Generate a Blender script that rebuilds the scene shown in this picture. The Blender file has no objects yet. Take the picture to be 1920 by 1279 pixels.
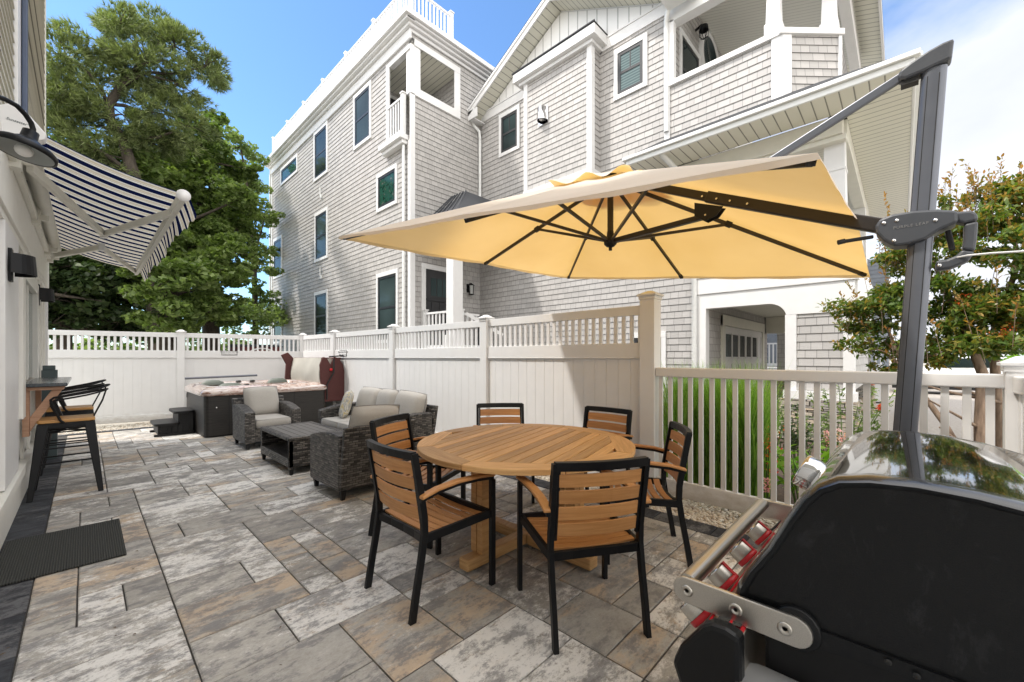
import bpy, bmesh, math, random
import numpy as np
from mathutils import Vector, Matrix
R = math.radians
rnd = random.Random(7)
nrg = np.random.default_rng(11)
sc = bpy.context.scene
COL = sc.collection

# ------------------------------------------------------------------ camera, light, exposure
YAW = 46.281
cam_d = bpy.data.cameras.new("camera")
cam = bpy.data.objects.new("camera", cam_d); COL.objects.link(cam); sc.camera = cam
cam.location = (0, 0, 1.35); cam.rotation_euler = (R(90), 0, R(-YAW))
cam_d.sensor_width = 36; cam_d.lens = 765 / 1920 * 36; cam_d.shift_y = 30.5 / 1920
cam_d.clip_start = .05; cam_d.clip_end = 3000
sc.render.resolution_x = 1024; sc.render.resolution_y = 682
sc.view_settings.view_transform = 'Standard'; sc.view_settings.look = 'None'
sc.view_settings.exposure = 1.30; sc.view_settings.gamma = 1

SUN_EL = R(57); SUNDIR = Vector((-.84, .54, 0)).normalized() * math.cos(SUN_EL) + Vector((0, 0, math.sin(SUN_EL)))
world = bpy.data.worlds.new("World"); sc.world = world; world.use_nodes = True
wn = world.node_tree; wn.nodes.clear()
def N(nt, t, **kw):
    n = nt.nodes.new(t)
    for k, v in kw.items():
        if k in ('ins',):
            for a, b in v.items(): n.inputs[a].default_value = b
        else: setattr(n, k, v)
    return n
def ramp(nt, stops, interp='LINEAR'):
    n = nt.nodes.new('ShaderNodeValToRGB'); cr = n.color_ramp; cr.interpolation = interp
    while len(cr.elements) < len(stops): cr.elements.new(.5)
    for e, (p, c) in zip(cr.elements, stops):
        e.position = p; e.color = (c, c, c, 1) if isinstance(c, (int, float)) else (*c[:3], 1)
    return n
def math_n(nt, op, a=None, b=None, c=None):
    n = nt.nodes.new('ShaderNodeMath'); n.operation = op
    for i, v in enumerate((a, b, c)):
        if v is None: continue
        if isinstance(v, (int, float)): n.inputs[i].default_value = v
        else: nt.links.new(v, n.inputs[i])
    return n.outputs[0]
def mixc(nt, fac, a, b, mode='MIX'):
    n = nt.nodes.new('ShaderNodeMix'); n.data_type = 'RGBA'; n.blend_type = mode; n.clamp_factor = True
    for i, v in ((0, fac), (6, a), (7, b)):
        if isinstance(v, (int, float)): n.inputs[i].default_value = v if i == 0 else (v, v, v, 1)
        elif isinstance(v, (tuple, list)): n.inputs[i].default_value = (*v[:3], 1)
        else: nt.links.new(v, n.inputs[i])
    return n.outputs[2]

sky = N(wn, 'ShaderNodeTexSky', sky_type='NISHITA', sun_disc=False, sun_elevation=SUN_EL, altitude=0, air_density=1.0, dust_density=.4, ozone_density=2.0)
sky.sun_rotation = math.atan2(SUNDIR.x, SUNDIR.y)
tc = N(wn, 'ShaderNodeTexCoord'); sep = N(wn, 'ShaderNodeSeparateXYZ'); wn.links.new(tc.outputs['Generated'], sep.inputs[0])
zz = math_n(wn, 'MAXIMUM', sep.outputs[2], .04)
px = math_n(wn, 'DIVIDE', sep.outputs[0], math_n(wn, 'ADD', zz, .25)); py = math_n(wn, 'DIVIDE', sep.outputs[1], math_n(wn, 'ADD', zz, .25))
cmb = N(wn, 'ShaderNodeCombineXYZ'); wn.links.new(px, cmb.inputs[0]); wn.links.new(py, cmb.inputs[1])
ns = N(wn, 'ShaderNodeTexNoise', ins={'Scale': 1.05, 'Detail': 7, 'Roughness': .56, 'Distortion': .25}); wn.links.new(cmb.outputs[0], ns.inputs['Vector'])
# clouds gather over the south-east (+x) and low over the horizon
bias = math_n(wn, 'ADD', math_n(wn, 'MULTIPLY', math_n(wn, 'SUBTRACT', sep.outputs[0], sep.outputs[1]), .17), math_n(wn, 'MULTIPLY', math_n(wn, 'MAXIMUM', math_n(wn, 'SUBTRACT', math_n(wn, 'MULTIPLY', math_n(wn, 'ADD', sep.outputs[0], sep.outputs[1]), -1), .1), 0), .5))  # second term: unseen clouds added behind the camera for less blue fill light
hz = math_n(wn, 'MULTIPLY', math_n(wn, 'SUBTRACT', .35, sep.outputs[2]), .55)
cl = math_n(wn, 'ADD', math_n(wn, 'ADD', ns.outputs[0], bias), math_n(wn, 'MAXIMUM', hz, -.06))
cr = ramp(wn, [(.50, 0), (.70, .92), (.9, 1)]); wn.links.new(cl, cr.inputs[0])
# brightness added to unseen sky behind the camera and overhead, to fill the patio
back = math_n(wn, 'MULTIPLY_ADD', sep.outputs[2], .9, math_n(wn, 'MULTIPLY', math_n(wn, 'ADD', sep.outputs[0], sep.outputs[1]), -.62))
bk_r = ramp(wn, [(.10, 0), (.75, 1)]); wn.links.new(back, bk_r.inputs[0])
cs = ramp(wn, [(.45, (3.7, 3.72, 3.85)), (.78, (2.7, 2.85, 3.2))]); wn.links.new(ns.outputs[0], cs.inputs[0])
skycol = mixc(wn, 1, sky.outputs[0], (.66, .83, .95), 'MULTIPLY')
skym = mixc(wn, cr.outputs[0], skycol, cs.outputs[0])
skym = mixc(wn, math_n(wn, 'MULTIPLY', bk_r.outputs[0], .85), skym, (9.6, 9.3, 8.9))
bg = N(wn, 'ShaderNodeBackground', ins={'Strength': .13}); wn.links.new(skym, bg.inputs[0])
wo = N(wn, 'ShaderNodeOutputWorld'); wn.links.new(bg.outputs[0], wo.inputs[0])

sun_d = bpy.data.lights.new("sun", 'SUN'); sun_d.energy = 1.5; sun_d.angle = R(3.5); sun_d.color = (1, .94, .86)
sun = bpy.data.objects.new("sun", sun_d); COL.objects.link(sun)
sun.rotation_euler = (SUNDIR).to_track_quat('Z', 'Y').to_euler()

# ------------------------------------------------------------------ materials
MATS = {}
def newmat(name):
    m = bpy.data.materials.new(name); m.use_nodes = True; nt = m.node_tree
    b = nt.nodes['Principled BSDF']; MATS[name] = m
    return m, nt, b
def bump(nt, b, h, s=.3, d=.01):
    n = N(nt, 'ShaderNodeBump', ins={'Strength': s, 'Distance': d}); nt.links.new(h, n.inputs['Height']); nt.links.new(n.outputs[0], b.inputs['Normal'])
def noise(nt, vec=None, scale=5, detail=3, rough=.5, dist=0):
    n = N(nt, 'ShaderNodeTexNoise', ins={'Scale': scale, 'Detail': detail, 'Roughness': rough, 'Distortion': dist})
    if vec is not None: nt.links.new(vec, n.inputs['Vector'])
    return n.outputs[0]
def mapping(nt, vec, scale=(1, 1, 1), rot=(0, 0, 0), loc=(0, 0, 0)):
    n = N(nt, 'ShaderNodeMapping'); nt.links.new(vec, n.inputs[0]); n.inputs['Scale'].default_value = scale; n.inputs['Rotation'].default_value = rot; n.inputs['Location'].default_value = loc
    return n.outputs[0]
def tco(nt, w='UV'): return N(nt, 'ShaderNodeTexCoord').outputs[w]
def plain(name, col, rough=.5, metal=0, var=.08, nscale=6, bs=.05, bscale=60, coat=0, spec=.5):
    m, nt, b = newmat(name)
    g = N(nt, 'ShaderNodeNewGeometry').outputs['Position']
    n = noise(nt, g, nscale, 4)
    r = ramp(nt, [(.3, tuple(c * (1 - var) for c in col)), (.7, tuple(min(1, c * (1 + var)) for c in col))]); nt.links.new(n, r.inputs[0])
    nt.links.new(r.outputs[0], b.inputs['Base Color'])
    b.inputs['Roughness'].default_value = rough; b.inputs['Metallic'].default_value = metal; b.inputs['Coat Weight'].default_value = coat
    b.inputs['Specular IOR Level'].default_value = spec
    if bs: bump(nt, b, noise(nt, g, bscale, 2), bs, .004)
    return m
vinyl = plain('white vinyl', (.725, .725, .725), .38, var=.02, bs=.02)
trim = plain('white trim', (.72, .72, .72), .45, var=.025, bs=.03)
nt = vinyl.node_tree; b = nt.nodes['Principled BSDF']; g = N(nt, 'ShaderNodeNewGeometry').outputs['Position']; s_z = N(nt, 'ShaderNodeSeparateXYZ'); nt.links.new(g, s_z.inputs[0])
dn = noise(nt, mapping(nt, g, (3, 3, 6)), 3, 6, .7); k_ = math_n(nt, 'SUBTRACT', math_n(nt, 'MULTIPLY', dn, .42), s_z.outputs[2]); rr_ = ramp(nt, [(.0, 0), (.16, .5)]); nt.links.new(k_, rr_.inputs[0])
dr = noise(nt, mapping(nt, g, (22, 22, 1.2)), 1, 4, .6); r3 = ramp(nt, [(.60, 0), (.78, .10)]); nt.links.new(dr, r3.inputs[0])
old = b.inputs['Base Color'].links[0].from_socket; c_ = mixc(nt, rr_.outputs[0], old, (.34, .30, .24)); nt.links.new(mixc(nt, r3.outputs[0], c_, (.42, .40, .36)), b.inputs['Base Color'])
creamtrim = plain('cream trim', (.70, .69, .62), .5, var=.03)
bwhite = plain('board and batten white', (.74, .73, .68), .5, var=.03)
blackmetal = plain('black powder coat', (.007, .0075, .009), .42, var=.15, bs=.08, bscale=250, spec=.25)
blackplastic = plain('black plastic', (.012, .012, .013), .5, var=.15, spec=.3)
sash = plain('dark window sash', (.022, .023, .026), .4)
greymetal = plain('anthracite aluminium', (.13, .14, .165), .33, .4, var=.06, bs=.03)
greyplastic = plain('anthracite plastic', (.055, .06, .07), .45, 0, var=.06, bs=.05, bscale=300)
bronze = plain('bronze black frame', (.028, .022, .018), .4, .2, var=.1)
screw = plain('zinc screw', (.6, .6, .6), .25, 1, bs=0)
roofmat = plain('asphalt shingle', (.035, .037, .042), .9, var=.4, nscale=40, bs=.6, bscale=80)
gutter = plain('pale gutter', (.72, .73, .72), .4, var=.03)
red = plain('red plastic', (.55, .012, .02), .35, bs=0)
chrome = plain('chrome', (.75, .75, .76), .08, 1, bs=0)
granite = plain('dark granite', (.045, .055, .065), .18, var=.35, nscale=80, bs=0)
greenbox = plain('green grey plastic', (.06, .085, .09), .6)
maroon = plain('maroon shed siding', (.14, .03, .03), .6)
pipeblue = plain('slate downspout', (.06, .08, .13), .35, .2)
carwhite = plain('white car paint', (.75, .76, .78), .15, coat=1, bs=0)
rubber = plain('rubber', (.02, .02, .02), .8)
barkm, nt, b = newmat('bark')
g = tco(nt, 'Object'); n = noise(nt, mapping(nt, g, (6, 6, 1.5)), 3, 6, .65)
r = ramp(nt, [(.3, (.03, .024, .018)), (.7, (.11, .09, .07))]); nt.links.new(n, r.inputs[0]); nt.links.new(r.outputs[0], b.inputs[0]); b.inputs['Roughness'].default_value = .9; bump(nt, b, n, .8, .03)
mybark, nt, b = newmat('myrtle bark')
g = tco(nt, 'Object'); n = noise(nt, mapping(nt, g, (14, 14, 3)), 2, 5, .6)
r = ramp(nt, [(.3, (.10, .065, .045)), (.6, (.24, .17, .12)), (.8, (.33, .27, .21))]); nt.links.new(n, r.inputs[0]); nt.links.new(r.outputs[0], b.inputs[0]); b.inputs['Roughness'].default_value = .75; bump(nt, b, n, .5, .01)

def siding_mat(name, col, dark, bw=.19, joint=True):
    m, nt, b = newmat(name)
    uv = tco(nt)
    br = N(nt, 'ShaderNodeTexBrick', ins={'Scale': 1, 'Mortar Size': .004, 'Mortar Smooth': .1, 'Brick Width': bw, 'Row Height': COURSE, 'Bias': 0.0})
    br.offset = .5; br.squash = 1.35; br.squash_frequency = 3
    br.inputs['Color1'].default_value = (*[c * .89 for c in col], 1); br.inputs['Color2'].default_value = (*[min(1, c * 1.07) for c in col], 1)
    br.inputs['Mortar'].default_value = (*(dark if joint else col), 1)
    wob = noise(nt, uv, .9, 1); wv = mapping(nt, uv)
    nt.links.new(wv, br.inputs['Vector'])
    n = noise(nt, mapping(nt, uv, (30, 3, 1)), 3, 4)
    c = mixc(nt, .18, br.outputs[0], mixc(nt, n, (.35, .35, .35), (.75, .75, .75)), 'OVERLAY')
    nt.links.new(c, b.inputs[0]); b.inputs['Roughness'].default_value = .62
    bump(nt, b, n, .18, .004)
    return m
COURSE = .134
siding = siding_mat('grey shingle siding', (.415, .402, .39), (.17, .165, .16), .155)
lapbeige = siding_mat('beige lap siding', (.56, .535, .45), (.16, .15, .12), 3.5, True)
def soffit_mat(name, col, pitch, dark=.35):
    m, nt, b = newmat(name)
    uv = tco(nt); s = N(nt, 'ShaderNodeSeparateXYZ'); nt.links.new(uv, s.inputs[0])
    fr = math_n(nt, 'FRACT', math_n(nt, 'DIVIDE', s.outputs[0], pitch))
    r = ramp(nt, [(0, tuple(c * dark for c in col)), (.07, tuple(c * dark for c in col)), (.11, col), (.95, col), (1, tuple(c * .8 for c in col))]); nt.links.new(fr, r.inputs[0])
    nt.links.new(r.outputs[0], b.inputs[0]); b.inputs['Roughness'].default_value = .5
    bump(nt, b, r.outputs[0], .5, .01)
    return m
soffit = soffit_mat('grooved soffit', (.70, .69, .60), .16, .3)
soffitw = soffit_mat('fine grooved soffit', (.74, .73, .66), .1, .6)
battenm = soffit_mat('white gable boards', (.78, .78, .77), .27, .5)
vpanel = soffit_mat('tongue and groove vinyl', (.70, .69, .67), .145, .86)

glass, nt, b = newmat('window glass')
g = N(nt, 'ShaderNodeNewGeometry').outputs['Position']
n = noise(nt, g, .35, 2)
r = ramp(nt, [(.4, (.012, .018, .018)), (.65, (.05, .075, .078))]); nt.links.new(n, r.inputs[0]); nt.links.new(r.outputs[0], b.inputs[0])
b.inputs['Roughness'].default_value = .08; b.inputs['IOR'].default_value = 1.22; b.inputs['Specular IOR Level'].default_value = .4; bump(nt, b, noise(nt, g, 1.1, 1), .05, .02)
blind, nt, b = newmat('window with blinds')
g = tco(nt); s = N(nt, 'ShaderNodeSeparateXYZ'); nt.links.new(g, s.inputs[0])
fr = math_n(nt, 'FRACT', math_n(nt, 'DIVIDE', s.outputs[1], .06)); r = ramp(nt, [(0, (.06, .09, .095)), (.5, (.17, .23, .235)), (1, (.06, .09, .095))]); nt.links.new(fr, r.inputs[0]); nt.links.new(r.outputs[0], b.inputs[0])
b.inputs['Roughness'].default_value = .08; b.inputs['IOR'].default_value = 1.25
greenglass, nt, b = newmat('stained green glass')
g = tco(nt); n = noise(nt, g, 9, 3); r = ramp(nt, [(.35, (.008, .02, .014)), (.5, (.015, .07, .05)), (.62, (.02, .04, .025)), (.75, (.2, .22, .21))]); nt.links.new(n, r.inputs[0]); nt.links.new(r.outputs[0], b.inputs[0]); b.inputs['Roughness'].default_value = .1; b.inputs['IOR'].default_value = 1.25

# pavers: every slab is a mesh island of its own
def paver_mat(name, ramp1, warm, pale, darkc, warm_amt):
    m, nt, b = newmat(name)
    geo = N(nt, 'ShaderNodeNewGeometry'); rp = geo.outputs['Random Per Island']
    uv = tco(nt); comb = N(nt, 'ShaderNodeCombineXYZ'); nt.links.new(math_n(nt, 'MULTIPLY', rp, 57), comb.inputs[2])
    nt.links.new(math_n(nt, 'MULTIPLY', rp, 31), comb.inputs[0])
    add = N(nt, 'ShaderNodeVectorMath', operation='ADD'); nt.links.new(uv, add.inputs[0]); nt.links.new(comb.outputs[0], add.inputs[1]); v = add.outputs[0]
    streak = noise(nt, mapping(nt, v, (1.2, 3.0, 1)), 1.9, 9, .74, .0)
    fine = noise(nt, mapping(nt, v, (1.2, 1.7, 1)), 34, 7, .8)
    blot = noise(nt, mapping(nt, v, (1, 1.5, 1)), 6.0, 9, .78, .0)
    w2 = math_n(nt, 'FRACT', math_n(nt, 'MULTIPLY', rp, 7.31)); w3 = math_n(nt, 'FRACT', math_n(nt, 'MULTIPLY', rp, 13.7)); w4 = math_n(nt, 'FRACT', math_n(nt, 'MULTIPLY', rp, 29.3))
    base = ramp(nt, ramp1); nt.links.new(math_n(nt, 'MULTIPLY_ADD', blot, .45, math_n(nt, 'MULTIPLY', fine, .55)), base.inputs[0])
    c = base.outputs[0]
    tv = ramp(nt, [(0, .80), (1, 1.18)]); nt.links.new(w4, tv.inputs[0]); c = mixc(nt, 1, c, tv.outputs[0], 'MULTIPLY')
    k = math_n(nt, 'ADD', math_n(nt, 'MULTIPLY_ADD', fine, .18, streak), math_n(nt, 'MULTIPLY_ADD', w2, .26, warm_amt - .07)); rr = ramp(nt, [(.55, 0), (.66, 1)]); nt.links.new(k, rr.inputs[0])
    c = mixc(nt, math_n(nt, 'MULTIPLY', rr.outputs[0], .62), c, warm)
    k = math_n(nt, 'ADD', math_n(nt, 'MULTIPLY_ADD', fine, .55, blot), math_n(nt, 'MULTIPLY_ADD', w3, .40, -.47)); rr = ramp(nt, [(.55, 0), (.63, 1)]); nt.links.new(k, rr.inputs[0])
    c = mixc(nt, math_n(nt, 'MULTIPLY', rr.outputs[0], .85), c, pale)
    dk = noise(nt, mapping(nt, v, (1.1, 2.0, 1), loc=(4, 7, 2)), 5.0, 9, .78, .0)
    k = math_n(nt, 'MULTIPLY_ADD', fine, .35, dk); rr = ramp(nt, [(.655, 0), (.75, 1)]); nt.links.new(k, rr.inputs[0])
    c = mixc(nt, math_n(nt, 'MULTIPLY', rr.outputs[0], .75), c, darkc)
    nt.links.new(c, b.inputs[0]); b.inputs['Roughness'].default_value = .78; b.inputs['Specular IOR Level'].default_value = .3
    h = math_n(nt, 'ADD', math_n(nt, 'MULTIPLY', noise(nt, mapping(nt, v, (1, 2, 1)), 5, 7, .62, .9), .9), math_n(nt, 'MULTIPLY', fine, .4))
    bump(nt, b, h, .5, .010)
    return m
paver = paver_mat('slate-look paver', [(.34, (.27, .25, .225)), (.5, (.385, .365, .33)), (.66, (.50, .475, .435))], (.54, .39, .25), (.74, .72, .685), (.17, .165, .165), -.13)
borderm = paver_mat('charcoal border paver', [(.3, (.028, .031, .037)), (.7, (.075, .08, .09))], (.1, .1, .1), (.13, .13, .135), (.02, .02, .025), -.3)
joint = plain('sand joint', (.055, .05, .043), .95, var=.3, nscale=60)
stonem, nt, b = newmat('gravel stones')
rp = N(nt, 'ShaderNodeNewGeometry').outputs['Random Per Island']
r = ramp(nt, [(0, (.62, .57, .48)), (.3, (.72, .69, .62)), (.55, (.5, .40, .29)), (.75, (.66, .62, .55)), (.9, (.33, .26, .19)), (1, (.75, .73, .68))]); nt.links.new(rp, r.inputs[0])
nt.links.new(r.outputs[0], b.inputs[0]); b.inputs['Roughness'].default_value = .6
gravelbed, nt, b = newmat('gravel ground')
g = N(nt, 'ShaderNodeNewGeometry').outputs['Position']; vo = N(nt, 'ShaderNodeTexVoronoi', ins={'Scale': 45}); nt.links.new(g, vo.inputs[0])
r = ramp(nt, [(0, (.30, .25, .19)), (.4, (.52, .48, .41)), (1, (.6, .57, .5))]); nt.links.new(vo.outputs['Color'], r.inputs[0]); nt.links.new(r.outputs[0], b.inputs[0]); b.inputs['Roughness'].default_value = .9; bump(nt, b, vo.outputs[0], .8, .02)
roadm = plain('pale tarmac', (.33, .30, .27), .9, var=.15, nscale=20, bs=.3, bscale=150)
mulch = plain('mulch', (.08, .055, .04), .95, var=.5, nscale=40, bs=.6, bscale=60)
# ledge stone wall
ledge, nt, b = newmat('ledge stone')
rp = N(nt, 'ShaderNodeNewGeometry').outputs['Random Per Island']
r = ramp(nt, [(0, (.22, .21, .20)), (.25, (.42, .37, .30)), (.5, (.30, .29, .28)), (.7, (.50, .42, .32)), (.85, (.36, .27, .19)), (1, (.55, .53, .49))]); nt.links.new(rp, r.inputs[0])
g = N(nt, 'ShaderNodeNewGeometry').outputs['Position']; n = noise(nt, g, 22, 5, .65)
nt.links.new(mixc(nt, .5, r.outputs[0], mixc(nt, n, (.2, .2, .2), (.8, .8, .8)), 'OVERLAY'), b.inputs[0]); b.inputs['Roughness'].default_value = .85; bump(nt, b, n, .6, .02)

def wood_mat(name, c0, c1, c2, rough=.5, isl=.25):
    m, nt, b = newmat(name)
    rp = N(nt, 'ShaderNodeNewGeometry').outputs['Random Per Island']
    cb = N(nt, 'ShaderNodeCombineXYZ'); nt.links.new(math_n(nt, 'MULTIPLY', rp, 43), cb.inputs[0]); nt.links.new(math_n(nt, 'MULTIPLY', rp, 17), cb.inputs[1])
    add = N(nt, 'ShaderNodeVectorMath', operation='ADD'); nt.links.new(tco(nt), add.inputs[0]); nt.links.new(cb.outputs[0], add.inputs[1])
    n = noise(nt, mapping(nt, add.outputs[0], (1.6, 26, 1)), 2.2, 6, .6, .8)
    n2 = noise(nt, mapping(nt, add.outputs[0], (4, 160, 1)), 3, 3, .6)
    r = ramp(nt, [(.25, c0), (.5, c1), (.75, c2)]); nt.links.new(math_n(nt, 'MULTIPLY_ADD', n2, .25, math_n(nt, 'MULTIPLY', n, .8)), r.inputs[0])
    tv = ramp(nt, [(0, 1 - isl), (1, 1 + isl)]); nt.links.new(rp, tv.inputs[0])
    nt.links.new(mixc(nt, 1, r.outputs[0], tv.outputs[0], 'MULTIPLY'), b.inputs[0])
    b.inputs['Roughness'].default_value = rough; bump(nt, b, n2, .12, .002)
    return m
teak = wood_mat('oiled teak', (.36, .19, .065), (.54, .31, .125), (.70, .45, .21), .48, .26)
chairwood = wood_mat('orange teak slats', (.36, .15, .05), (.50, .235, .08), (.60, .31, .12), .45, .14)
stoolwood = wood_mat('varnished plank', (.26, .12, .035), (.42, .22, .07), (.5, .30, .12), .35, .2)
cedar = wood_mat('cedar bracket', (.28, .14, .08), (.42, .24, .15), (.5, .32, .22), .6, .1)

wicker, nt, b = newmat('dark wicker')
uv = tco(nt)
br = N(nt, 'ShaderNodeTexBrick', ins={'Scale': 1, 'Mortar Size': .0032, 'Mortar Smooth': .5, 'Brick Width': .06, 'Row Height': .022, 'Bias': -.1}); br.offset = .5
br.inputs['Color1'].default_value = (.022, .020, .019, 1); br.inputs['Color2'].default_value = (.23, .21, .19, 1); br.inputs['Mortar'].default_value = (.002, .002, .002, 1)
nt.links.new(uv, br.inputs[0]); n = noise(nt, mapping(nt, uv, (8, 150, 1)), 4, 2)
nt.links.new(mixc(nt, 1, br.outputs[0], mixc(nt, n, .5, 1.2), 'MULTIPLY'), b.inputs[0]); b.inputs['Roughness'].default_value = .4
s = N(nt, 'ShaderNodeSeparateXYZ'); nt.links.new(uv, s.inputs[0])
wv = math_n(nt, 'ABSOLUTE', math_n(nt, 'SINE', math_n(nt, 'MULTIPLY', s.outputs[1], math.pi / .022)))
bump(nt, b, math_n(nt, 'SUBTRACT', math_n(nt, 'MULTIPLY', wv, .6), br.outputs[1]), .9, .006)

def fabric(name, col, var=.12, sheen=.2, sc_=220):
    m, nt, b = newmat(name)
    uv = tco(nt, 'Object'); n = noise(nt, uv, sc_, 2); n2 = noise(nt, uv, 6, 3)
    r = ramp(nt, [(.35, tuple(c * (1 - var) for c in col)), (.65, tuple(c * (1 + var) for c in col))]); nt.links.new(math_n(nt, 'MULTIPLY_ADD', n2, .25, math_n(nt, 'MULTIPLY', n, .75)), r.inputs[0])
    nt.links.new(r.outputs[0], b.inputs[0]); b.inputs['Roughness'].default_value = .9; b.inputs['Sheen Weight'].default_value = sheen
    bump(nt, b, math_n(nt, 'ADD', n, math_n(nt, 'MULTIPLY', n2, 1.5)), .3, .006)
    return m
cushion = fabric('light grey cushion', (.40, .38, .35))
piping = fabric('cushion piping', (.2, .195, .19))
matm, nt, b = newmat('doormat')
uv = tco(nt); s = N(nt, 'ShaderNodeSeparateXYZ'); nt.links.new(uv, s.inputs[0])
w = math_n(nt, 'ABSOLUTE', math_n(nt, 'SINE', math_n(nt, 'MULTIPLY', s.outputs[0], 260))); n = noise(nt, uv, 140, 2)
r = ramp(nt, [(.3, (.012, .013, .012)), (.8, (.05, .052, .047))]); nt.links.new(math_n(nt, 'MULTIPLY', math_n(nt, 'ADD', w, n), .5), r.inputs[0]); nt.links.new(r.outputs[0], b.inputs[0]); b.inputs['Roughness'].default_value = 1
bump(nt, b, math_n(nt, 'ADD', w, n), .8, .006)
ikat, nt, b = newmat('patterned cushion')
uv = tco(nt, 'Object'); n = noise(nt, mapping(nt, uv, (9, 9, 5)), 1.3, 3, .5, 2.2)
r = ramp(nt, [(.36, (.65, .63, .58)), (.44, (.3, .31, .3)), (.5, (.66, .64, .6)), (.58, (.55, .45, .2)), (.64, (.68, .66, .62))]); nt.links.new(n, r.inputs[0]); nt.links.new(r.outputs[0], b.inputs[0]); b.inputs['Roughness'].default_value = .95

def trans_fabric(name, colramp_fn, tfac=.45):
    m, nt, b = newmat(name)
    c = colramp_fn(nt)
    d = N(nt, 'ShaderNodeBsdfDiffuse'); t = N(nt, 'ShaderNodeBsdfTranslucent'); mx = N(nt, 'ShaderNodeMixShader', ins={0: tfac})
    return m, nt, c, d, t, mx
m, nt, b = newmat('cream canopy fabric'); canopy_m = m
geo = N(nt, 'ShaderNodeNewGeometry')
n = noise(nt, geo.outputs['Position'], 1.7, 4, .5); n2 = noise(nt, geo.outputs['Position'], 400, 1)
top = ramp(nt, [(.3, (.80, .72, .62)), (.7, (.86, .79, .70))]); nt.links.new(n, top.inputs[0])
und = ramp(nt, [(.3, (.76, .46, .12)), (.7, (.84, .53, .16))]); nt.links.new(n, und.inputs[0])
d = N(nt, 'ShaderNodeBsdfDiffuse'); nt.links.new(top.outputs[0], d.inputs[0])
t = N(nt, 'ShaderNodeBsdfTranslucent'); nt.links.new(und.outputs[0], t.inputs[0])
mx = N(nt, 'ShaderNodeMixShader', ins={0: .40}); nt.links.new(d.outputs[0], mx.inputs[1]); nt.links.new(t.outputs[0], mx.inputs[2])
nt.links.new(mx.outputs[0], nt.nodes['Material Output'].inputs[0]); nt.nodes.remove(b)
m, nt, b = newmat('navy striped awning fabric'); awn_m = m
uv = tco(nt); s = N(nt, 'ShaderNodeSeparateXYZ'); nt.links.new(uv, s.inputs[0])
fr = math_n(nt, 'FRACT', math_n(nt, 'DIVIDE', s.outputs[0], .235))
NAV = (.008, .012, .05); CR = (.74, .69, .58); CW = (.82, .81, .77)
r = ramp(nt, [(0, NAV), (.43, CW), (.50, CR), (.52, NAV), (.53, CR), (.6, (.62, .54, .38)), (.70, CR), (.82, NAV), (.83, CR), (.88, CW), (.995, NAV)], 'CONSTANT'); nt.links.new(fr, r.inputs[0])
d = N(nt, 'ShaderNodeBsdfDiffuse'); nt.links.new(r.outputs[0], d.inputs[0]); t = N(nt, 'ShaderNodeBsdfTranslucent'); nt.links.new(r.outputs[0], t.inputs[0])
mx = N(nt, 'ShaderNodeMixShader', ins={0: .45}); nt.links.new(d.outputs[0], mx.inputs[1]); nt.links.new(t.outputs[0], mx.inputs[2]); nt.links.new(mx.outputs[0], nt.nodes['Material Output'].inputs[0]); nt.nodes.remove(b)

steel, nt, b = newmat('brushed steel')
uv = tco(nt, 'Object'); n = noise(nt, mapping(nt, uv, (3, 300, 300)), 2, 3)
r = ramp(nt, [(.3, (.5, .47, .42)), (.7, (.62, .59, .54))]); nt.links.new(n, r.inputs[0]); nt.links.new(r.outputs[0], b.inputs[0]); b.inputs['Metallic'].default_value = 1; b.inputs['Roughness'].default_value = .33; bump(nt, b, n, .05, .001)
enamel, nt, b = newmat('black enamel')
b.inputs[0].default_value = (.006, .007, .008, 1); b.inputs['Roughness'].default_value = .09; b.inputs['Coat Weight'].default_value = 1; b.inputs['Coat Roughness'].default_value = .03
g = N(nt, 'ShaderNodeNewGeometry').outputs['Position']; bump(nt, b, noise(nt, g, 7, 2), .06, .01)
castm = plain('matte black cast lid end', (.005, .0055, .006), .30, var=.25, nscale=5, bs=.1, bscale=350)
shelfm = plain('grey painted shelf', (.42, .42, .42), .38, .3, var=.04)
spaside, nt, b = newmat('spa cabinet')
uv = tco(nt); s = N(nt, 'ShaderNodeSeparateXYZ'); nt.links.new(uv, s.inputs[0]); fr = math_n(nt, 'FRACT', math_n(nt, 'DIVIDE', s.outputs[1], .12))
n = noise(nt, mapping(nt, uv, (2, 40, 1)), 3, 4); r = ramp(nt, [(.3, (.010, .0095, .009)), (.7, (.030, .026, .023))]); nt.links.new(n, r.inputs[0])
r2 = ramp(nt, [(0, .3), (.05, 1), (1, 1)]); nt.links.new(fr, r2.inputs[0]); nt.links.new(mixc(nt, 1, r.outputs[0], r2.outputs[0], 'MULTIPLY'), b.inputs[0]); b.inputs['Roughness'].default_value = .5; bump(nt, b, r2.outputs[0], .4, .005)
spashell, nt, b = newmat('marbled spa shell')
g = N(nt, 'ShaderNodeNewGeometry').outputs['Position']; n = noise(nt, mapping(nt, g, (3, 3, 9)), 2.2, 6, .65, 1.0); n2 = noise(nt, mapping(nt, g, (.8, .8, 26)), 1.6, 4, .6, .3)
r = ramp(nt, [(.3, (.05, .035, .035)), (.44, (.28, .16, .12)), (.55, (.50, .42, .38)), (.66, (.34, .17, .11)), (.8, (.6, .55, .52))]); nt.links.new(n, r.inputs[0])
r2 = ramp(nt, [(.50, 0), (.62, 1)]); nt.links.new(n2, r2.inputs[0])
nt.links.new(mixc(nt, math_n(nt, 'MULTIPLY', r2.outputs[0], .6), r.outputs[0], (.72, .70, .70)), b.inputs[0]); b.inputs['Roughness'].default_value = .12; b.inputs['Coat Weight'].default_value = .8
bump(nt, b, n2, .2, .01)
covbrown = fabric('brown vinyl cover', (.085, .028, .026), .15, 0, 60)
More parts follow.
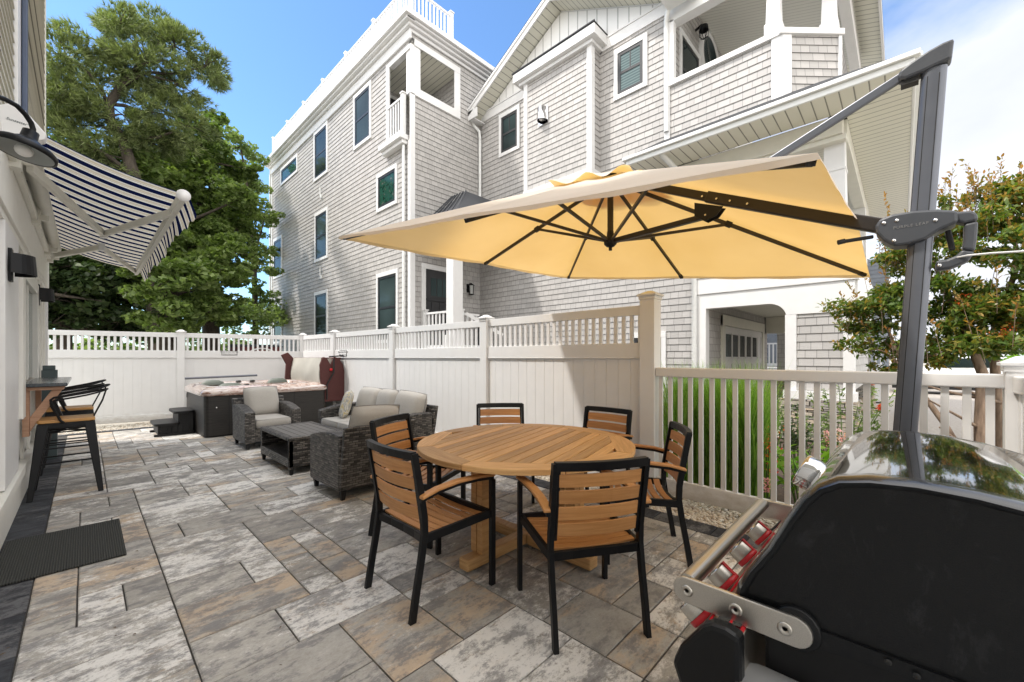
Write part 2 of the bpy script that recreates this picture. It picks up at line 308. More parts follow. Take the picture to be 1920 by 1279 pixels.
covcream = plain('cream cover lining', (.47, .45, .40), .6, var=.08, nscale=3, bs=.4, bscale=8)
headrest = plain('grey green headrest', (.12, .14, .12), .5)

def leaf_mat(name, stops, trans=.35, rough=.45):
    m, nt, b = newmat(name)
    geo = N(nt, 'ShaderNodeNewGeometry'); cn = noise(nt, geo.outputs['Position'], 1.1, 2)
    r = ramp(nt, stops); nt.links.new(math_n(nt, 'MULTIPLY_ADD', cn, .5, math_n(nt, 'MULTIPLY', geo.outputs['Random Per Island'], .55)), r.inputs[0])
    nt.links.new(r.outputs[0], b.inputs[0]); b.inputs['Roughness'].default_value = rough
    b.inputs['Specular IOR Level'].default_value = .35
    t = N(nt, 'ShaderNodeBsdfTranslucent'); tm = mixc(nt, 1, r.outputs[0], (1.5, 1.7, .7), 'MULTIPLY'); nt.links.new(tm, t.inputs[0])
    mx = N(nt, 'ShaderNodeMixShader', ins={0: trans}); nt.links.new(b.outputs[0], mx.inputs[1]); nt.links.new(t.outputs[0], mx.inputs[2]); nt.links.new(mx.outputs[0], nt.nodes['Material Output'].inputs[0])
    return m
pineleaf = leaf_mat('pine needles', [(.2, (.07, .095, .035)), (.5, (.15, .19, .075)), (.8, (.27, .31, .14))], .3)
mapleleaf = leaf_mat('maple leaves', [(.2, (.06, .10, .025)), (.5, (.13, .185, .055)), (.8, (.25, .32, .12))], .4)
paleleaf = leaf_mat('pale leaves', [(.2, (.10, .14, .05)), (.5, (.17, .23, .09)), (.8, (.27, .33, .15))], .4)
darkleaf = leaf_mat('dark evergreen leaves', [(.2, (.018, .035, .012)), (.5, (.035, .06, .02)), (.8, (.07, .10, .035))], .25)
myrleaf = leaf_mat('myrtle leaves', [(.15, (.045, .085, .02)), (.42, (.09, .15, .03)), (.62, (.17, .21, .045)), (.80, (.34, .21, .05))], .35, .35)
myrtip = leaf_mat('bronze myrtle tips', [(.2, (.30, .12, .03)), (.5, (.36, .19, .04)), (.8, (.20, .17, .04))], .4)
grassm = leaf_mat('ornamental grass', [(.2, (.10, .20, .03)), (.5, (.21, .37, .07)), (.8, (.38, .52, .15))], .45, .5)
limeleaf = leaf_mat('lime leaves', [(.2, (.12, .27, .03)), (.5, (.22, .42, .05)), (.8, (.36, .55, .10))], .45)
pinkm = leaf_mat('pink petals', [(.2, (.7, .22, .33)), (.5, (.85, .45, .52)), (.8, (.9, .65, .68))], .3)
redm = leaf_mat('red petals', [(.2, (.55, .03, .03)), (.5, (.8, .12, .03)), (.8, (.85, .25, .04))], .3)

# ------------------------------------------------------------------ geometry helpers
class MB:
    def __init__(s): s.v = []; s.f = []; s.uv = {}; s.sm = []
    def add(s, vs, fs, smooth=False, uvs=None):
        o = len(s.v); s.v += [tuple(v) for v in vs]
        for i, f in enumerate(fs):
            if uvs: s.uv[len(s.f)] = uvs[i]
            s.f.append(tuple(o + a for a in f)); s.sm.append(smooth)
        return s
    def hexa(s, p, smooth=False):      # 8 corners, bottom 0-3, top 4-7
        return s.add(p, [(0, 3, 2, 1), (4, 5, 6, 7), (0, 1, 5, 4), (1, 2, 6, 5), (2, 3, 7, 6), (3, 0, 4, 7)], smooth)
    def box(s, x0, x1, y0, y1, z0, z1, M=None):
        p = [(x0, y0, z0), (x1, y0, z0), (x1, y1, z0), (x0, y1, z0), (x0, y0, z1), (x1, y0, z1), (x1, y1, z1), (x0, y1, z1)]
        if M is not None: p = [M @ Vector(q) for q in p]
        return s.hexa(p)
    def bf(s, F, u0, u1, v0, v1, w0, w1):
        return s.hexa([F(*q) for q in ((u0, v0, w0), (u1, v0, w0), (u1, v0, w1), (u0, v0, w1), (u0, v1, w0), (u1, v1, w0), (u1, v1, w1), (u0, v1, w1))])
    def beam(s, a, b, w, h, up=(0, 0, 1)):
        a = Vector(a); b = Vector(b); d = (b - a).normalized(); up = Vector(up); x = d.cross(up)
        if x.length < 1e-4: x = Vector((1, 0, 0))
        x.normalize(); y = x.cross(d).normalized(); x *= w / 2; y *= h / 2
        return s.hexa([a - x - y, a + x - y, b + x - y, b - x - y, a - x + y, a + x + y, b + x + y, b - x + y])
    def tube(s, pts, r, seg=8, cap=True, closed=False, flat=1):
        pts = [Vector(p) for p in pts]; n = len(pts); rs = r if isinstance(r, (list, tuple)) else [r] * n
        prev = None; rings = []
        for i, p in enumerate(pts):
            if closed: t = pts[(i + 1) % n] - pts[i - 1]
            else: t = pts[min(i + 1, n - 1)] - pts[max(i - 1, 0)]
            t.normalize()
            if prev is None:
                a = Vector((0, 0, 1)) if abs(t.z) < .9 else Vector((1, 0, 0)); u = t.cross(a).normalized()
            else:
                u = prev - t * prev.dot(t); u.normalize()
            prev = u; w = t.cross(u)
            rings.append([p + (u * math.cos(2 * math.pi * k / seg) + w * flat * math.sin(2 * math.pi * k / seg)) * rs[i] for k in range(seg)])
        vs = [q for rg in rings for q in rg]; fs = []
        for i in range(n if closed else n - 1):
            j = (i + 1) % n
            for k in range(seg): fs.append((i * seg + k, i * seg + (k + 1) % seg, j * seg + (k + 1) % seg, j * seg + k))
        s.add(vs, fs, True)
        if cap and not closed:
            s.add(rings[0], [tuple(range(seg))[::-1]]); s.add(rings[-1], [tuple(range(seg))])
        return s
    def lathe(s, prof, seg=24, M=None, smooth=True):
        vs = []; fs = []
        for r_, z in prof:
            for k in range(seg):
                a = 2 * math.pi * k / seg; q = Vector((r_ * math.cos(a), r_ * math.sin(a), z)); vs.append(M @ q if M is not None else q)
        for i in range(len(prof) - 1):
            for k in range(seg): fs.append((i * seg + k, i * seg + (k + 1) % seg, (i + 1) * seg + (k + 1) % seg, (i + 1) * seg + k))
        s.add(vs, fs, smooth)
        return s
    def prism(s, poly, F, w0, w1, smooth=False):   # poly in (u,v), extruded over w through F
        n = len(poly); vs = [F(u, v, w0) for u, v in poly] + [F(u, v, w1) for u, v in poly]
        fs = [tuple(range(n))[::-1], tuple(range(n, 2 * n))] + [(i, (i + 1) % n, n + (i + 1) % n, n + i) for i in range(n)]
        return s.add(vs, fs, smooth)
    def quad(s, a, b, c, d, uv=None): return s.add([a, b, c, d], [(0, 1, 2, 3)], uvs=[uv] if uv else None)
    def build(s, name, mat, parent=None, bevel=0, local=False, smooth=None, uvscale=1):
        me = bpy.data.meshes.new(name)
        o = bpy.data.objects.new(name, me); COL.objects.link(o)
        vs = s.v
        if parent is not None:
            o.parent = parent
            if not local:
                L = parent_world(parent); vs = [(a - L[0], b - L[1], c - L[2]) for a, b, c in vs]
        me.from_pydata(vs, [], s.f)
        bm = bmesh.new(); bm.from_mesh(me); bmesh.ops.recalc_face_normals(bm, faces=bm.faces)
        ul = bm.loops.layers.uv.new('UVMap'); bm.faces.ensure_lookup_table()
        off = parent_world(parent) if (parent is not None and not local) else (0, 0, 0)
        for i, f in enumerate(bm.faces):
            f.smooth = s.sm[i] if smooth is None else smooth
            if i in s.uv:
                # custom uv by vertex order of the original face
                mp = dict(zip(s.f[i], s.uv[i]))
                for l in f.loops: l[ul].uv = mp[l.vert.index]
            else:
                n = f.normal; ax = max(range(3), key=lambda k: abs(n[k]))
                for l in f.loops:
                    c = l.vert.co; x, y, z = c.x + off[0], c.y + off[1], c.z + off[2]
                    l[ul].uv = ((y, z) if ax == 0 else (x, z) if ax == 1 else (x, y))
        bm.to_mesh(me); bm.free()
        if mat: me.materials.append(mat)
        if bevel:
            md = o.modifiers.new('bevel', 'BEVEL'); md.width = bevel; md.segments = 2; md.limit_method = 'ANGLE'; md.angle_limit = R(40)
        return o
def build_each(mb, name, mat, parent=None, bevel=0, local=False, per=1):
    """one object per run of `per` loose pieces, in the order they were added"""
    par = list(range(len(mb.v)))
    def find(a):
        while par[a] != a: par[a] = par[par[a]]; a = par[a]
        return a
    for f in mb.f:
        for q in f[1:]: par[find(q)] = find(f[0])
    order = []; byc = {}
    for i, f in enumerate(mb.f):
        c = find(f[0])
        if c not in byc: byc[c] = []; order.append(c)
        byc[c].append(i)
    out = []
    for k in range(0, len(order), per):
        m2 = MB(); idx = {}
        for c in order[k:k + per]:
            for i in byc[c]:
                nf = []
                for q in mb.f[i]:
                    if q not in idx: idx[q] = len(m2.v); m2.v.append(mb.v[q])
                    nf.append(idx[q])
                if i in mb.uv: m2.uv[len(m2.f)] = mb.uv[i]
                m2.f.append(tuple(nf)); m2.sm.append(mb.sm[i])
        out.append(m2.build(name, mat, parent, bevel, local))
    return out
def parent_world(p):
    L = Vector((0, 0, 0))
    while p is not None: L = L + p.location; p = p.parent
    return L
def tag(o, label, cat, group=None, kind=None):
    o['label'] = label; o['category'] = cat
    if group: o['group'] = group
    if kind: o['kind'] = kind
    return o
def empty(name, loc, rz, label, cat, group=None):
    o = bpy.data.objects.new(name, None); COL.objects.link(o); o.location = loc; o.rotation_euler = (0, 0, rz); o.empty_display_size = .1
    return tag(o, label, cat, group)
def structure(o): o['kind'] = 'structure'; return o
def copy_tree(o, parent=None):
    c = o.copy(); COL.objects.link(c); c.parent = parent
    for ch in o.children: copy_tree(ch, c)
    return c
def np_mesh(name, V, k, mat, parent=None, offset=(0, 0, 0), smooth=False):
    """V: (n*k,3) vertices, consecutive k make a face"""
    V = np.asarray(V, dtype=np.float32) - np.array(offset, dtype=np.float32); n = len(V) // k
    me = bpy.data.meshes.new(name); me.vertices.add(len(V)); me.vertices.foreach_set('co', V.ravel())
    me.loops.add(len(V)); me.loops.foreach_set('vertex_index', np.arange(len(V), dtype=np.int32))
    me.polygons.add(n); me.polygons.foreach_set('loop_start', np.arange(0, n * k, k, dtype=np.int32)); me.polygons.foreach_set('loop_total', np.full(n, k, dtype=np.int32))
    me.update(); me.validate(); me.materials.append(mat)
    o = bpy.data.objects.new(name, me); COL.objects.link(o); o.parent = parent
    return o
def text_obj(name, body, size, mat, M, parent=None, extrude=.0008, align='CENTER', spacing=1.0, shear=0):
    cu = bpy.data.curves.new(name, 'FONT'); cu.body = body; cu.size = size; cu.extrude = extrude; cu.align_x = align; cu.align_y = 'CENTER'; cu.space_character = spacing; cu.shear = shear
    tmp = bpy.data.objects.new(name, cu); COL.objects.link(tmp)
    dg = bpy.context.evaluated_depsgraph_get(); me = bpy.data.meshes.new_from_object(tmp.evaluated_get(dg))
    bpy.data.objects.remove(tmp)
    me.transform(M); o = bpy.data.objects.new(name, me); COL.objects.link(o)
    me.materials.clear(); me.materials.append(mat)
    if parent: me.transform(Matrix.Translation(-parent_world(parent))); o.parent = parent
    return o
def FW(X): return lambda u, v, w: (X - w, u, v)       # wall facing -X : u = world y
def FS(Y): return lambda u, v, w: (u, Y - w, v)       # wall facing -Y : u = world x
def siding_rect(mb, F, u0, u1, z0, z1, t=.013, c=COURSE):
    k = math.floor(z0 / c + 1e-6)
    while k * c < z1 - 1e-4:
        a = max(z0, k * c); b_ = min(z1, (k + 1) * c)
        ta = t * (1 - (a - k * c) / c); tb = t * (1 - (b_ - k * c) / c)
        e = .0004
        mb.add([F(u0, a, ta), F(u1, a, ta), F(u1, b_, tb), F(u0, b_, tb)], [(0, 1, 2, 3)], uvs=[[(u0, a + e), (u1, a + e), (u1, b_ - e), (u0, b_ - e)]])
        if a > z0: mb.add([F(u0, a, 0), F(u1, a, 0), F(u1, a, ta), F(u0, a, ta)], [(0, 1, 2, 3)], uvs=[[(u0, a + .06)] * 4])
        k += 1
    return mb

# ------------------------------------------------------------------ ground
g_ = MB().quad((-400, -400, -.06), (600, -400, -.06), (600, 600, -.06), (-400, 600, -.06)).build('ground', gravelbed); structure(g_)
pb = MB().quad((-.44, -4, -.012), (3.50, -4, -.012), (3.50, 10.62, -.012), (-.44, 10.62, -.012)).build('paving_bed', joint); structure(pb)
def slab(mb, x0, x1, y0, y1, z, gap=.0075, ch=.006, tilt=0):
    x0 += gap / 2; x1 -= gap / 2; y0 += gap / 2; y1 -= gap / 2
    n = 1
    def jit(): return rnd.uniform(-.0012, .0012)
    o = [(x0 + jit(), y0 + jit()), (x1 + jit(), y0 + jit()), (x1 + jit(), y1 + jit()), (x0 + jit(), y1 + jit())]
    i_ = [(x0 + ch, y0 + ch), (x1 - ch, y0 + ch), (x1 - ch, y1 - ch), (x0 + ch, y1 - ch)]
    vs = [(a, b, z - .012) for a, b in o] + [(a, b, z - ch * .7) for a, b in o] + [(a, b, z) for a, b in i_]
    fs = [(0, 1, 5, 4), (1, 2, 6, 5), (2, 3, 7, 6), (3, 0, 4, 7), (4, 5, 9, 8), (5, 6, 10, 9), (6, 7, 11, 10), (7, 4, 8, 11), (8, 9, 10, 11)]
    mb.add(vs, fs)
U = .184
nx, ny = 19, 78
occ = np.zeros((nx, ny), bool); mb = MB(); Y0 = -4.0; X0 = -.215
sizes = [((3, 2), 5), ((2, 2), 4), ((2, 1), 2.6), ((3, 1), 2), ((2, 3), .8), ((1, 2), .8), ((1, 1), .4)]
for j in range(ny):
    for i in range(nx):
        if occ[i, j]: continue
        opts = [((a, b), w) for (a, b), w in sizes if i + a <= nx and j + b <= ny and not occ[i:i + a, j:j + b].any()]
        if not opts: a, b = 1, 1
        else: a, b = rnd.choices([o[0] for o in opts], [o[1] for o in opts])[0]
        # avoid leaving one-unit slivers where possible
        occ[i:i + a, j:j + b] = True
        slab(mb, X0 + i * U, X0 + (i + a) * U, Y0 + j * U, Y0 + (j + b) * U, rnd.uniform(-.001, .001))
patio = structure(mb.build('patio_paving', paver))
mb = MB()
for k in range(60):
    y = -4 + k * .23
    if y + .23 < 9.8: slab(mb, -.44, X0, y, y + .23, 0)
    if y + .23 < 10.4: slab(mb, 3.283, 3.49, y, y + .23, 0)
for k in range(18): slab(mb, -.44 + k * .215, -.44 + (k + 1) * .215, 10.445, 10.60, 0)
structure(mb.build('charcoal_border_paving', borderm))
gs = MB()
gs.quad((3.49, -4, -.03), (3.95, -4, -.03), (3.95, 10.6, -.03), (3.49, 10.6, -.03)); gs.quad((-1.2, 10.6, -.03), (3.95, 10.6, -.03), (3.95, 12.2, -.03), (-1.2, 12.2, -.03))
structure(gs.build('gravel_bed', gravelbed))
structure(MB().quad((9, -9, -.045), (60, -30, -.045), (60, .6, -.045), (9, .6, -.045)).build('road', roadm))
structure(MB().quad((3.95, -.8, -.035), (8.3, -.8, -.035), (8.3, 9.3, -.035), (3.95, 9.3, -.035)).build('planting_bed', mulch))
structure(MB().box(5.6, 5.8, -6, -.8, -.06, .07).build('kerb', shelfm))
# loose stones
def stones(n, regions, rmin, rmax, name, label):
    ico = [(0, 0, 1), (.89, 0, .45), (.28, .85, .45), (-.72, .53, .45), (-.72, -.53, .45), (.28, -.85, .45), (.72, .53, -.45), (-.28, .85, -.45), (-.89, 0, -.45), (-.28, -.85, -.45), (.72, -.53, -.45), (0, 0, -1)]
    tri = [(0, 1, 2), (0, 2, 3), (0, 3, 4), (0, 4, 5), (0, 5, 1), (1, 6, 2), (2, 7, 3), (3, 8, 4), (4, 9, 5), (5, 10, 1), (1, 10, 6), (2, 6, 7), (3, 7, 8), (4, 8, 9), (5, 9, 10), (11, 7, 6), (11, 8, 7), (11, 9, 8), (11, 10, 9), (11, 6, 10)]
    ico = np.array(ico); V = []; F = []
    tot = sum((r[1] - r[0]) * (r[3] - r[2]) * r[4] for r in regions)
    for x0, x1, y0, y1, wgt in regions:
        m = int(n * (x1 - x0) * (y1 - y0) * wgt / tot)
        for _ in range(m):
            s_ = nrg.uniform(rmin, rmax); sc3 = s_ * nrg.uniform([.7, .7, .45], [1.3, 1.3, .8]); a = nrg.uniform(0, 6.28); ca, sa = math.cos(a), math.sin(a)
            P = ico * sc3 * nrg.uniform(.85, 1.1, (12, 1)); P = P @ np.array([[ca, sa, 0], [-sa, ca, 0], [0, 0, 1]])
            P += [nrg.uniform(x0, x1), nrg.uniform(y0, y1), -.03 + nrg.uniform(.2, 1.3) * s_ * .7]
            o = len(V) * 12; V.append(P); F.append(np.array(tri) + o)
    V = np.concatenate(V); F = np.concatenate(F)
    me = bpy.data.meshes.new(name); me.from_pydata(V.tolist(), [], F.tolist()); me.materials.append(stonem)
    for p in me.polygons: p.use_smooth = True
    o = bpy.data.objects.new(name, me); COL.objects.link(o); return tag(o, label, 'gravel', kind='stuff')
stones(13000, [(3.495, 4.0, .0, 2.4, 6), (3.495, 3.75, 2.4, 7, 1.2), (-.45, 3.6, 10.61, 11.5, 1.5)], .007, .019, 'gravel', 'loose cream and tan gravel along the foot of the white fences')
stones(3500, [(5.85, 8.5, -3, -.4, 1)], .015, .035, 'gravel', 'pale coarse gravel beyond the low fence under the myrtle')

# ------------------------------------------------------------------ fences
def line_F(ax, ay, bx, by):
    d = Vector((bx - ax, by - ay)); L = d.length; d /= L; n = Vector((d.y, -d.x))
    return (lambda u, v, w: (ax + d.x * u + n.x * w, ay + d.y * u + n.y * w, v)), L
def cap_post(F, u, w, h, root, size=.127):
    s = size / 2; m = MB(); m.bf(F, u - s, u + s, 0, h, w - s, w + s)
    p = m.build('post', vinyl, root, .004)
    m = MB(); e = s + .022
    m.bf(F, u - e, u + e, h, h + .02, w - e, w + e)
    P = [F(u - e + .008, h + .02, w - e + .008), F(u + e - .008, h + .02, w - e + .008), F(u + e - .008, h + .02, w + e - .008), F(u - e + .008, h + .02, w + e - .008)]
    T = [F(u - .02, h + .055, w - .02), F(u + .02, h + .055, w - .02), F(u + .02, h + .055, w + .02), F(u - .02, h + .055, w + .02)]
    m.hexa(P + T); m.bf(F, u - s - .008, u + s + .008, h - .035, h, w - s - .008, w + s + .008)
    m.build('post_cap', vinyl, p, .003)
def privacy_panel(F, u0, u1, root, flip=1):
    u0 += .06; u1 -= .06; t = .022
    m = MB(); m.bf(F, u0, u1, 1.775, 1.87, -t, t); m.build('top_rail', vinyl, root, .004)
    m = MB(); m.bf(F, u0, u1, 1.35, 1.495, -.03, .03); m.bf(F, u0, u1, 1.335, 1.349, -.036, .036); m.build('middle_rail', vinyl, root, .004)
    m = MB(); m.bf(F, u0, u1, .03, .17, -.03, .03); m.build('bottom_rail', vinyl, root, .004)
    m = MB(); n = max(2, round((u1 - u0) / .145)); wd = (u1 - u0) / n
    for k in range(n): 
        a = u0 + k * wd; m.bf(F, a + .002, a + wd - .002, .15, 1.345, -.011, .011)
        m.bf(F, a - .003, a + .003, .15, 1.345, -.008, .008)
    m.build('panel', vinyl, root)
    m = MB(); n = round((u1 - u0) / .092); wd = (u1 - u0) / n
    for k in range(n): a = u0 + (k + .5) * wd; m.bf(F, a - .019, a + .019, 1.49, 1.78, -.01, .01)
    m.build('pickets', vinyl, root)
PF = [(3.86, 1.80), (3.87, 4.2), (3.80, 6.55), (3.72, 8.85), (3.66, 10.55)]
fr_ = empty('privacy_fence', (3.86, 1.8, 0), 0, 'tall white vinyl fence with picket top running behind sofa and dining table', 'fence')
for k in range(4):
    (ax, ay), (bx, by) = PF[k], PF[k + 1]; F, L = line_F(ax, ay, bx, by)
    privacy_panel(F, 0, L, fr_)
    if k > 0: cap_post(F, 0, 0, 1.885, fr_)
    else: cap_post(F, 0, 0, 1.95, fr_, .15)
bk = empty('privacy_fence', (-1.0, 11.75, 0), 0, 'tall white vinyl fence with open picket top across the back behind hot tub', 'fence')
BX = [(-1.05, 11.8), (1.42, 11.15), (3.66, 10.55)]
for k in range(2):
    (ax, ay), (bx, by) = BX[k], BX[k + 1]; F, L = line_F(ax, ay, bx, by); privacy_panel(F, 0, L, bk)
    cap_post(F, L if k else L, 0, 1.885, bk)
lf = empty('picket_fence', (3.79, -.5, 0), 0, 'low white picket fence in front of ornamental grass and grill', 'fence')
F, L = line_F(3.84, 1.72, 3.77, -.44)
m = MB(); m.bf(F, 0, L, 1.165, 1.25, -.04, .04); m.build('top_rail', vinyl, lf, .008)
m = MB(); m.bf(F, 0, L, .05, .2, -.025, .025); m.build('bottom_rail', vinyl, lf, .005)
m = MB(); n = 23
for k in range(n): a = (k + .4) * L / n; m.bf(F, a - .019, a + .019, .19, 1.17, -.012, .012)
m.build('pickets', vinyl, lf, .002)
cap_post(F, L + .06, 0, 1.30, lf)
F2, L2 = line_F(3.77 - .06, -.5, 2.2, -.62)
lf2 = empty('picket_fence', (3.7, -.5, 0), 0, 'white picket fence section turning the corner at far right edge', 'fence')
m = MB(); m.bf(F2, 0, L2, 1.14, 1.24, -.04, .04); m.build('top_rail', vinyl, lf2, .008)
m = MB(); m.bf(F2, 0, L2, .05, .2, -.025, .025); m.build('bottom_rail', vinyl, lf2, .005)
m = MB()
for k in range(22): a = (k + .5) * L2 / 22; m.bf(F2, a - .022, a + .022, .19, 1.15, -.02, .02)
m.build('pickets', vinyl, lf2, .003)

# signs on the fence rail
def sign(F, u, z, w, wd, ht, label):
    r_ = empty('notice_sign', F(u, z, w), 0, label, 'sign')
    m = MB(); m.bf(F, u - wd / 2, u + wd / 2, z - ht / 2, z + ht / 2, w, w + .004); m.build('plate', blackplastic, r_)
    m = MB(); e = .008; m.bf(F, u - wd / 2 + e, u + wd / 2 - e, z - ht / 2 + e, z + ht / 2 - e, w + .004, w + .0055); m.build('face', trim, r_)
    o = Vector(F(u, z, w + .0065)); ex = (Vector(F(u + 1, z, w)) - Vector(F(u, z, w))); n = (Vector(F(u, z, w + 1)) - Vector(F(u, z, w)))
    ez = Vector((0, 0, 1)); M = Matrix(((ex.x, ez.x, n.x, o.x), (ex.y, ez.y, n.y, o.y), (ex.z, ez.z, n.z, o.z), (0, 0, 0, 1)))
    for dz, t in ((ht * .22, 'Please Cover Hot Tub'), (-ht * .24, 'When Not in Use')):
        text_obj('lettering', t, ht * .36, blackplastic, M @ Matrix.Translation((0, dz, 0)), r_)
Fb, Lb = line_F(*BX[1], *BX[2])
sign(Fb, .85, 1.445, .031, .29, .1, 'small black bordered notice on back fence rail above hot tub')
Fr, Lr = line_F(*PF[3], *PF[2])
sign(Fr, .45, 1.43, .031, .30, .13, 'small notice on right fence rail near the corner post')

# ------------------------------------------------------------------ house on the left
hs = empty('white_house', (-.44, 5, 0), 0, 'house wall on the left with white boards below and beige siding above', 'house')
Fh = lambda u, v, w: (-.44 + w, u, v)     # faces +X
m = MB(); m.box(-6, -.46, -3, 9.6, 0, 7.3); m.build('wall', bwhite, hs)
m = MB(); siding_rect(m, Fh, -3, 5.62, 2.95, 7.3, c=.10); siding_rect(m, Fh, 6.12, 9.58, 2.95, 7.3, c=.10); m.build('siding', lapbeige, hs)
m = MB(); m.bf(Fh, 9.5, 9.6, 2.95, 7.3, 0, .02); m.build('corner_board', creamtrim, hs)
m = MB(); m.bf(Fh, 5.63, 6.11, 2.9, 7.3, .0, .03); m.build('trim_board', trim, hs, .004)
m = MB(); m.bf(Fh, 5.86, 5.93, 2.9, 7.3, .032, .07); m.build('downspout', pipeblue, hs, .01)
m = MB(); m.bf(Fh, -3, 9.6, 2.42, 2.93, 0, .05); m.bf(Fh, -3, 9.6, 2.36, 2.42, 0, .03); m.build('frieze_board', bwhite, hs, .004)
m = MB()
for y in (2.0, 2.6, 3.2, 3.7, 4.15, 5.15, 6.15, 6.7, 7.2, 7.75, 8.2, 8.7, 9.2): m.bf(Fh, y, y + .06, .75 if y < 5.7 or y > 7.6 else 2.2, 2.37, 0, .025)
for y in (6.2, 6.8, 7.4, 8.0, 8.6, 9.2): m.bf(Fh, y, y + .06, .3, .95, 0, .025)
build_each(m, 'batten', bwhite, hs, .003)
m = MB(); m.bf(Fh, -3, 9.6, .28, .36, 0, .06); m.bf(Fh, -3, 9.6, .0, .28, 0, .03); m.build('base_board', bwhite, hs, .004)
m = MB(); m.bf(Fh, 4.75, 5.62, .37, 2.36, 0, .035); m.bf(Fh, 9.47, 9.6, .37, 2.36, 0, .04); build_each(m, 'corner_board', trim, hs, .004)
wd = MB(); wd.bf(Fh, 5.63, 5.86, .8, 2.22, 0, .06); wd.bf(Fh, 7.45, 7.62, 1.1, 2.22, 0, .05); wd.bf(Fh, 5.86, 7.45, 2.1, 2.25, 0, .05); wd = wd.build('window', bwhite, hs, .003)
m = MB(); m.bf(Fh, 5.86, 7.45, 1.12, 2.1, -.0, .006); m.build('pane', blind, wd)
m = MB(); m.bf(Fh, 6.55, 6.62, 1.12, 2.1, .006, .03); m.bf(Fh, 5.9, 5.95, 1.12, 2.1, .006, .03); m.build('mullion', bwhite, wd)
# raised counter ledge
ct = empty('counter_ledge', (-.44, 6.7, 1.1), 0, 'dark stone bar ledge on cedar brackets under the house window', 'bar ledge')
m = MB(); m.box(-.41, -.12, 5.88, 7.62, 1.068, 1.102); m.build('stone_top', granite, ct, .008)
m = MB(); m.box(-.41, -.145, 5.93, 7.57, 1.035, 1.067); m.build('cedar_frame', cedar, ct, .002)
for y in (5.96, 7.42):
    m = MB(); m.box(-.41, -.365, y, y + .09, .60, 1.034)
    m.add([(-.364, y + .01, .64), (-.364, y + .08, .64), (-.155, y + .08, 1.033), (-.155, y + .01, 1.033), (-.364, y + .01, .78), (-.364, y + .08, .78), (-.225, y + .08, 1.033), (-.225, y + .01, 1.033)], [(0, 1, 2, 3), (4, 7, 6, 5), (0, 4, 5, 1), (3, 2, 6, 7), (0, 3, 7, 4), (1, 5, 6, 2)])
    m.build('bracket', cedar, ct, .003)
# sconces
def sconce(y, z, label):
    r_ = empty('wall_sconce', (-.40, y, z), 0, label, 'wall light', 'black half drum sconces on the white house wall')
    m = MB(); m.box(-.405, -.385, y - .05, y + .05, z - .13, z + .12); m.build('back_plate', blackmetal, r_, .003)
    m = MB(); seg = 14; vs = []; 
    for zz_, rr_ in ((z - .075, .125), (z + .075, .115)):
        for rad in (rr_, rr_ - .006):
            for k in range(seg + 1): a = math.pi * k / seg - math.pi / 2; vs.append((-.385 + rad * math.cos(a), y + rad * math.sin(a), zz_))
    n1 = seg + 1; fs = []
    for k in range(seg):
        fs += [(k, k + 1, 2 * n1 + k + 1, 2 * n1 + k), (n1 + k, n1 + k + 1, 3 * n1 + k + 1, 3 * n1 + k), (2 * n1 + k, 2 * n1 + k + 1, 3 * n1 + k + 1, 3 * n1 + k), (k, k + 1, n1 + k + 1, n1 + k)]
    m.add(vs, fs, False); m.build('shade', blackmetal, r_)
    m = MB(); m.tube([(-.345, y, z - .02), (-.345, y, z + .04)], .03, 10); m.build('bulb', trim, r_)
sconce(4.93, 2.06, 'black half drum sconce nearer the camera beside the counter window')
sconce(7.66, 2.12, 'black half drum sconce farther along near the house corner')
# utility box on wall
ub = MB(); ub.box(-.40, -.26, 8.15, 8.36, .0, 1.18); ub.box(-.39, -.28, 8.17, 8.34, 1.18, 1.24)
tag(ub.build('utility_box', greenbox, None, .006), 'grey green utility box standing against the house beyond the counter', 'utility box')
# gooseneck lamp
gl = empty('gooseneck_lamp', (-.44, 2.9, 2.65), 0, 'black gooseneck barn lamp with white bulb above the patio door', 'wall light')
m = MB(); pts = []
for k in range(15):
    t = k / 14
    if t < .3: q = t / .3; pts.append((-.42 + .07 * q, 2.99 + .02 * q, 2.50 + .02 * math.sin(q * 1.5)))
P0 = [(-.43, 2.97, 2.50), (-.40, 2.99, 2.495), (-.37, 3.02, 2.50), (-.345, 3.05, 2.53), (-.325, 3.08, 2.565), (-.30, 3.11, 2.59), (-.27, 3.145, 2.602), (-.235, 3.18, 2.60), (-.21, 3.21, 2.58), (-.193, 3.235, 2.555), (-.187, 3.245, 2.53), (-.187, 3.245, 2.505)]
m.tube(P0, .0115, 10); m.build('arm', blackmetal, gl)
Ml = Matrix.Translation((-.215, 3.25, 2.42)) @ Matrix.Rotation(R(13), 4, Vector((-.35, .94, 0)))
m = MB(); m.lathe([(.0, .10), (.030, .10), (.032, .06), (.045, .05), (.06, .038), (.10, .018), (.119, .0), (.121, -.022), (.110, -.022)], 36, Ml); m.build('shade', blackmetal, gl)
m = MB(); m.lathe([(.02, .045), (.056, .032), (.095, .012), (.110, -.0215)], 36, Ml); m.build('shade_lining', plain('grey enamel lining', (.33, .35, .34), .4, bs=0), gl)
m = MB(); m.lathe([(.0, .03)] + [(.034 * math.sin(a), -.012 + .03 * math.cos(a)) for a in (1.0, 1.4, 1.8, 2.2, 2.6, 3.14)], 20, Ml); m.build('bulb', plain('frosted bulb', (.75, .75, .73), .3, bs=0), gl)
m = MB(); m.lathe([(0, .012), (.05, .01), (.052, 0)], 20, Matrix.Translation((-.439, 2.97, 2.53)) @ Matrix.Rotation(R(90), 4, 'Y')); m.build('wall_plate', blackmetal, gl)
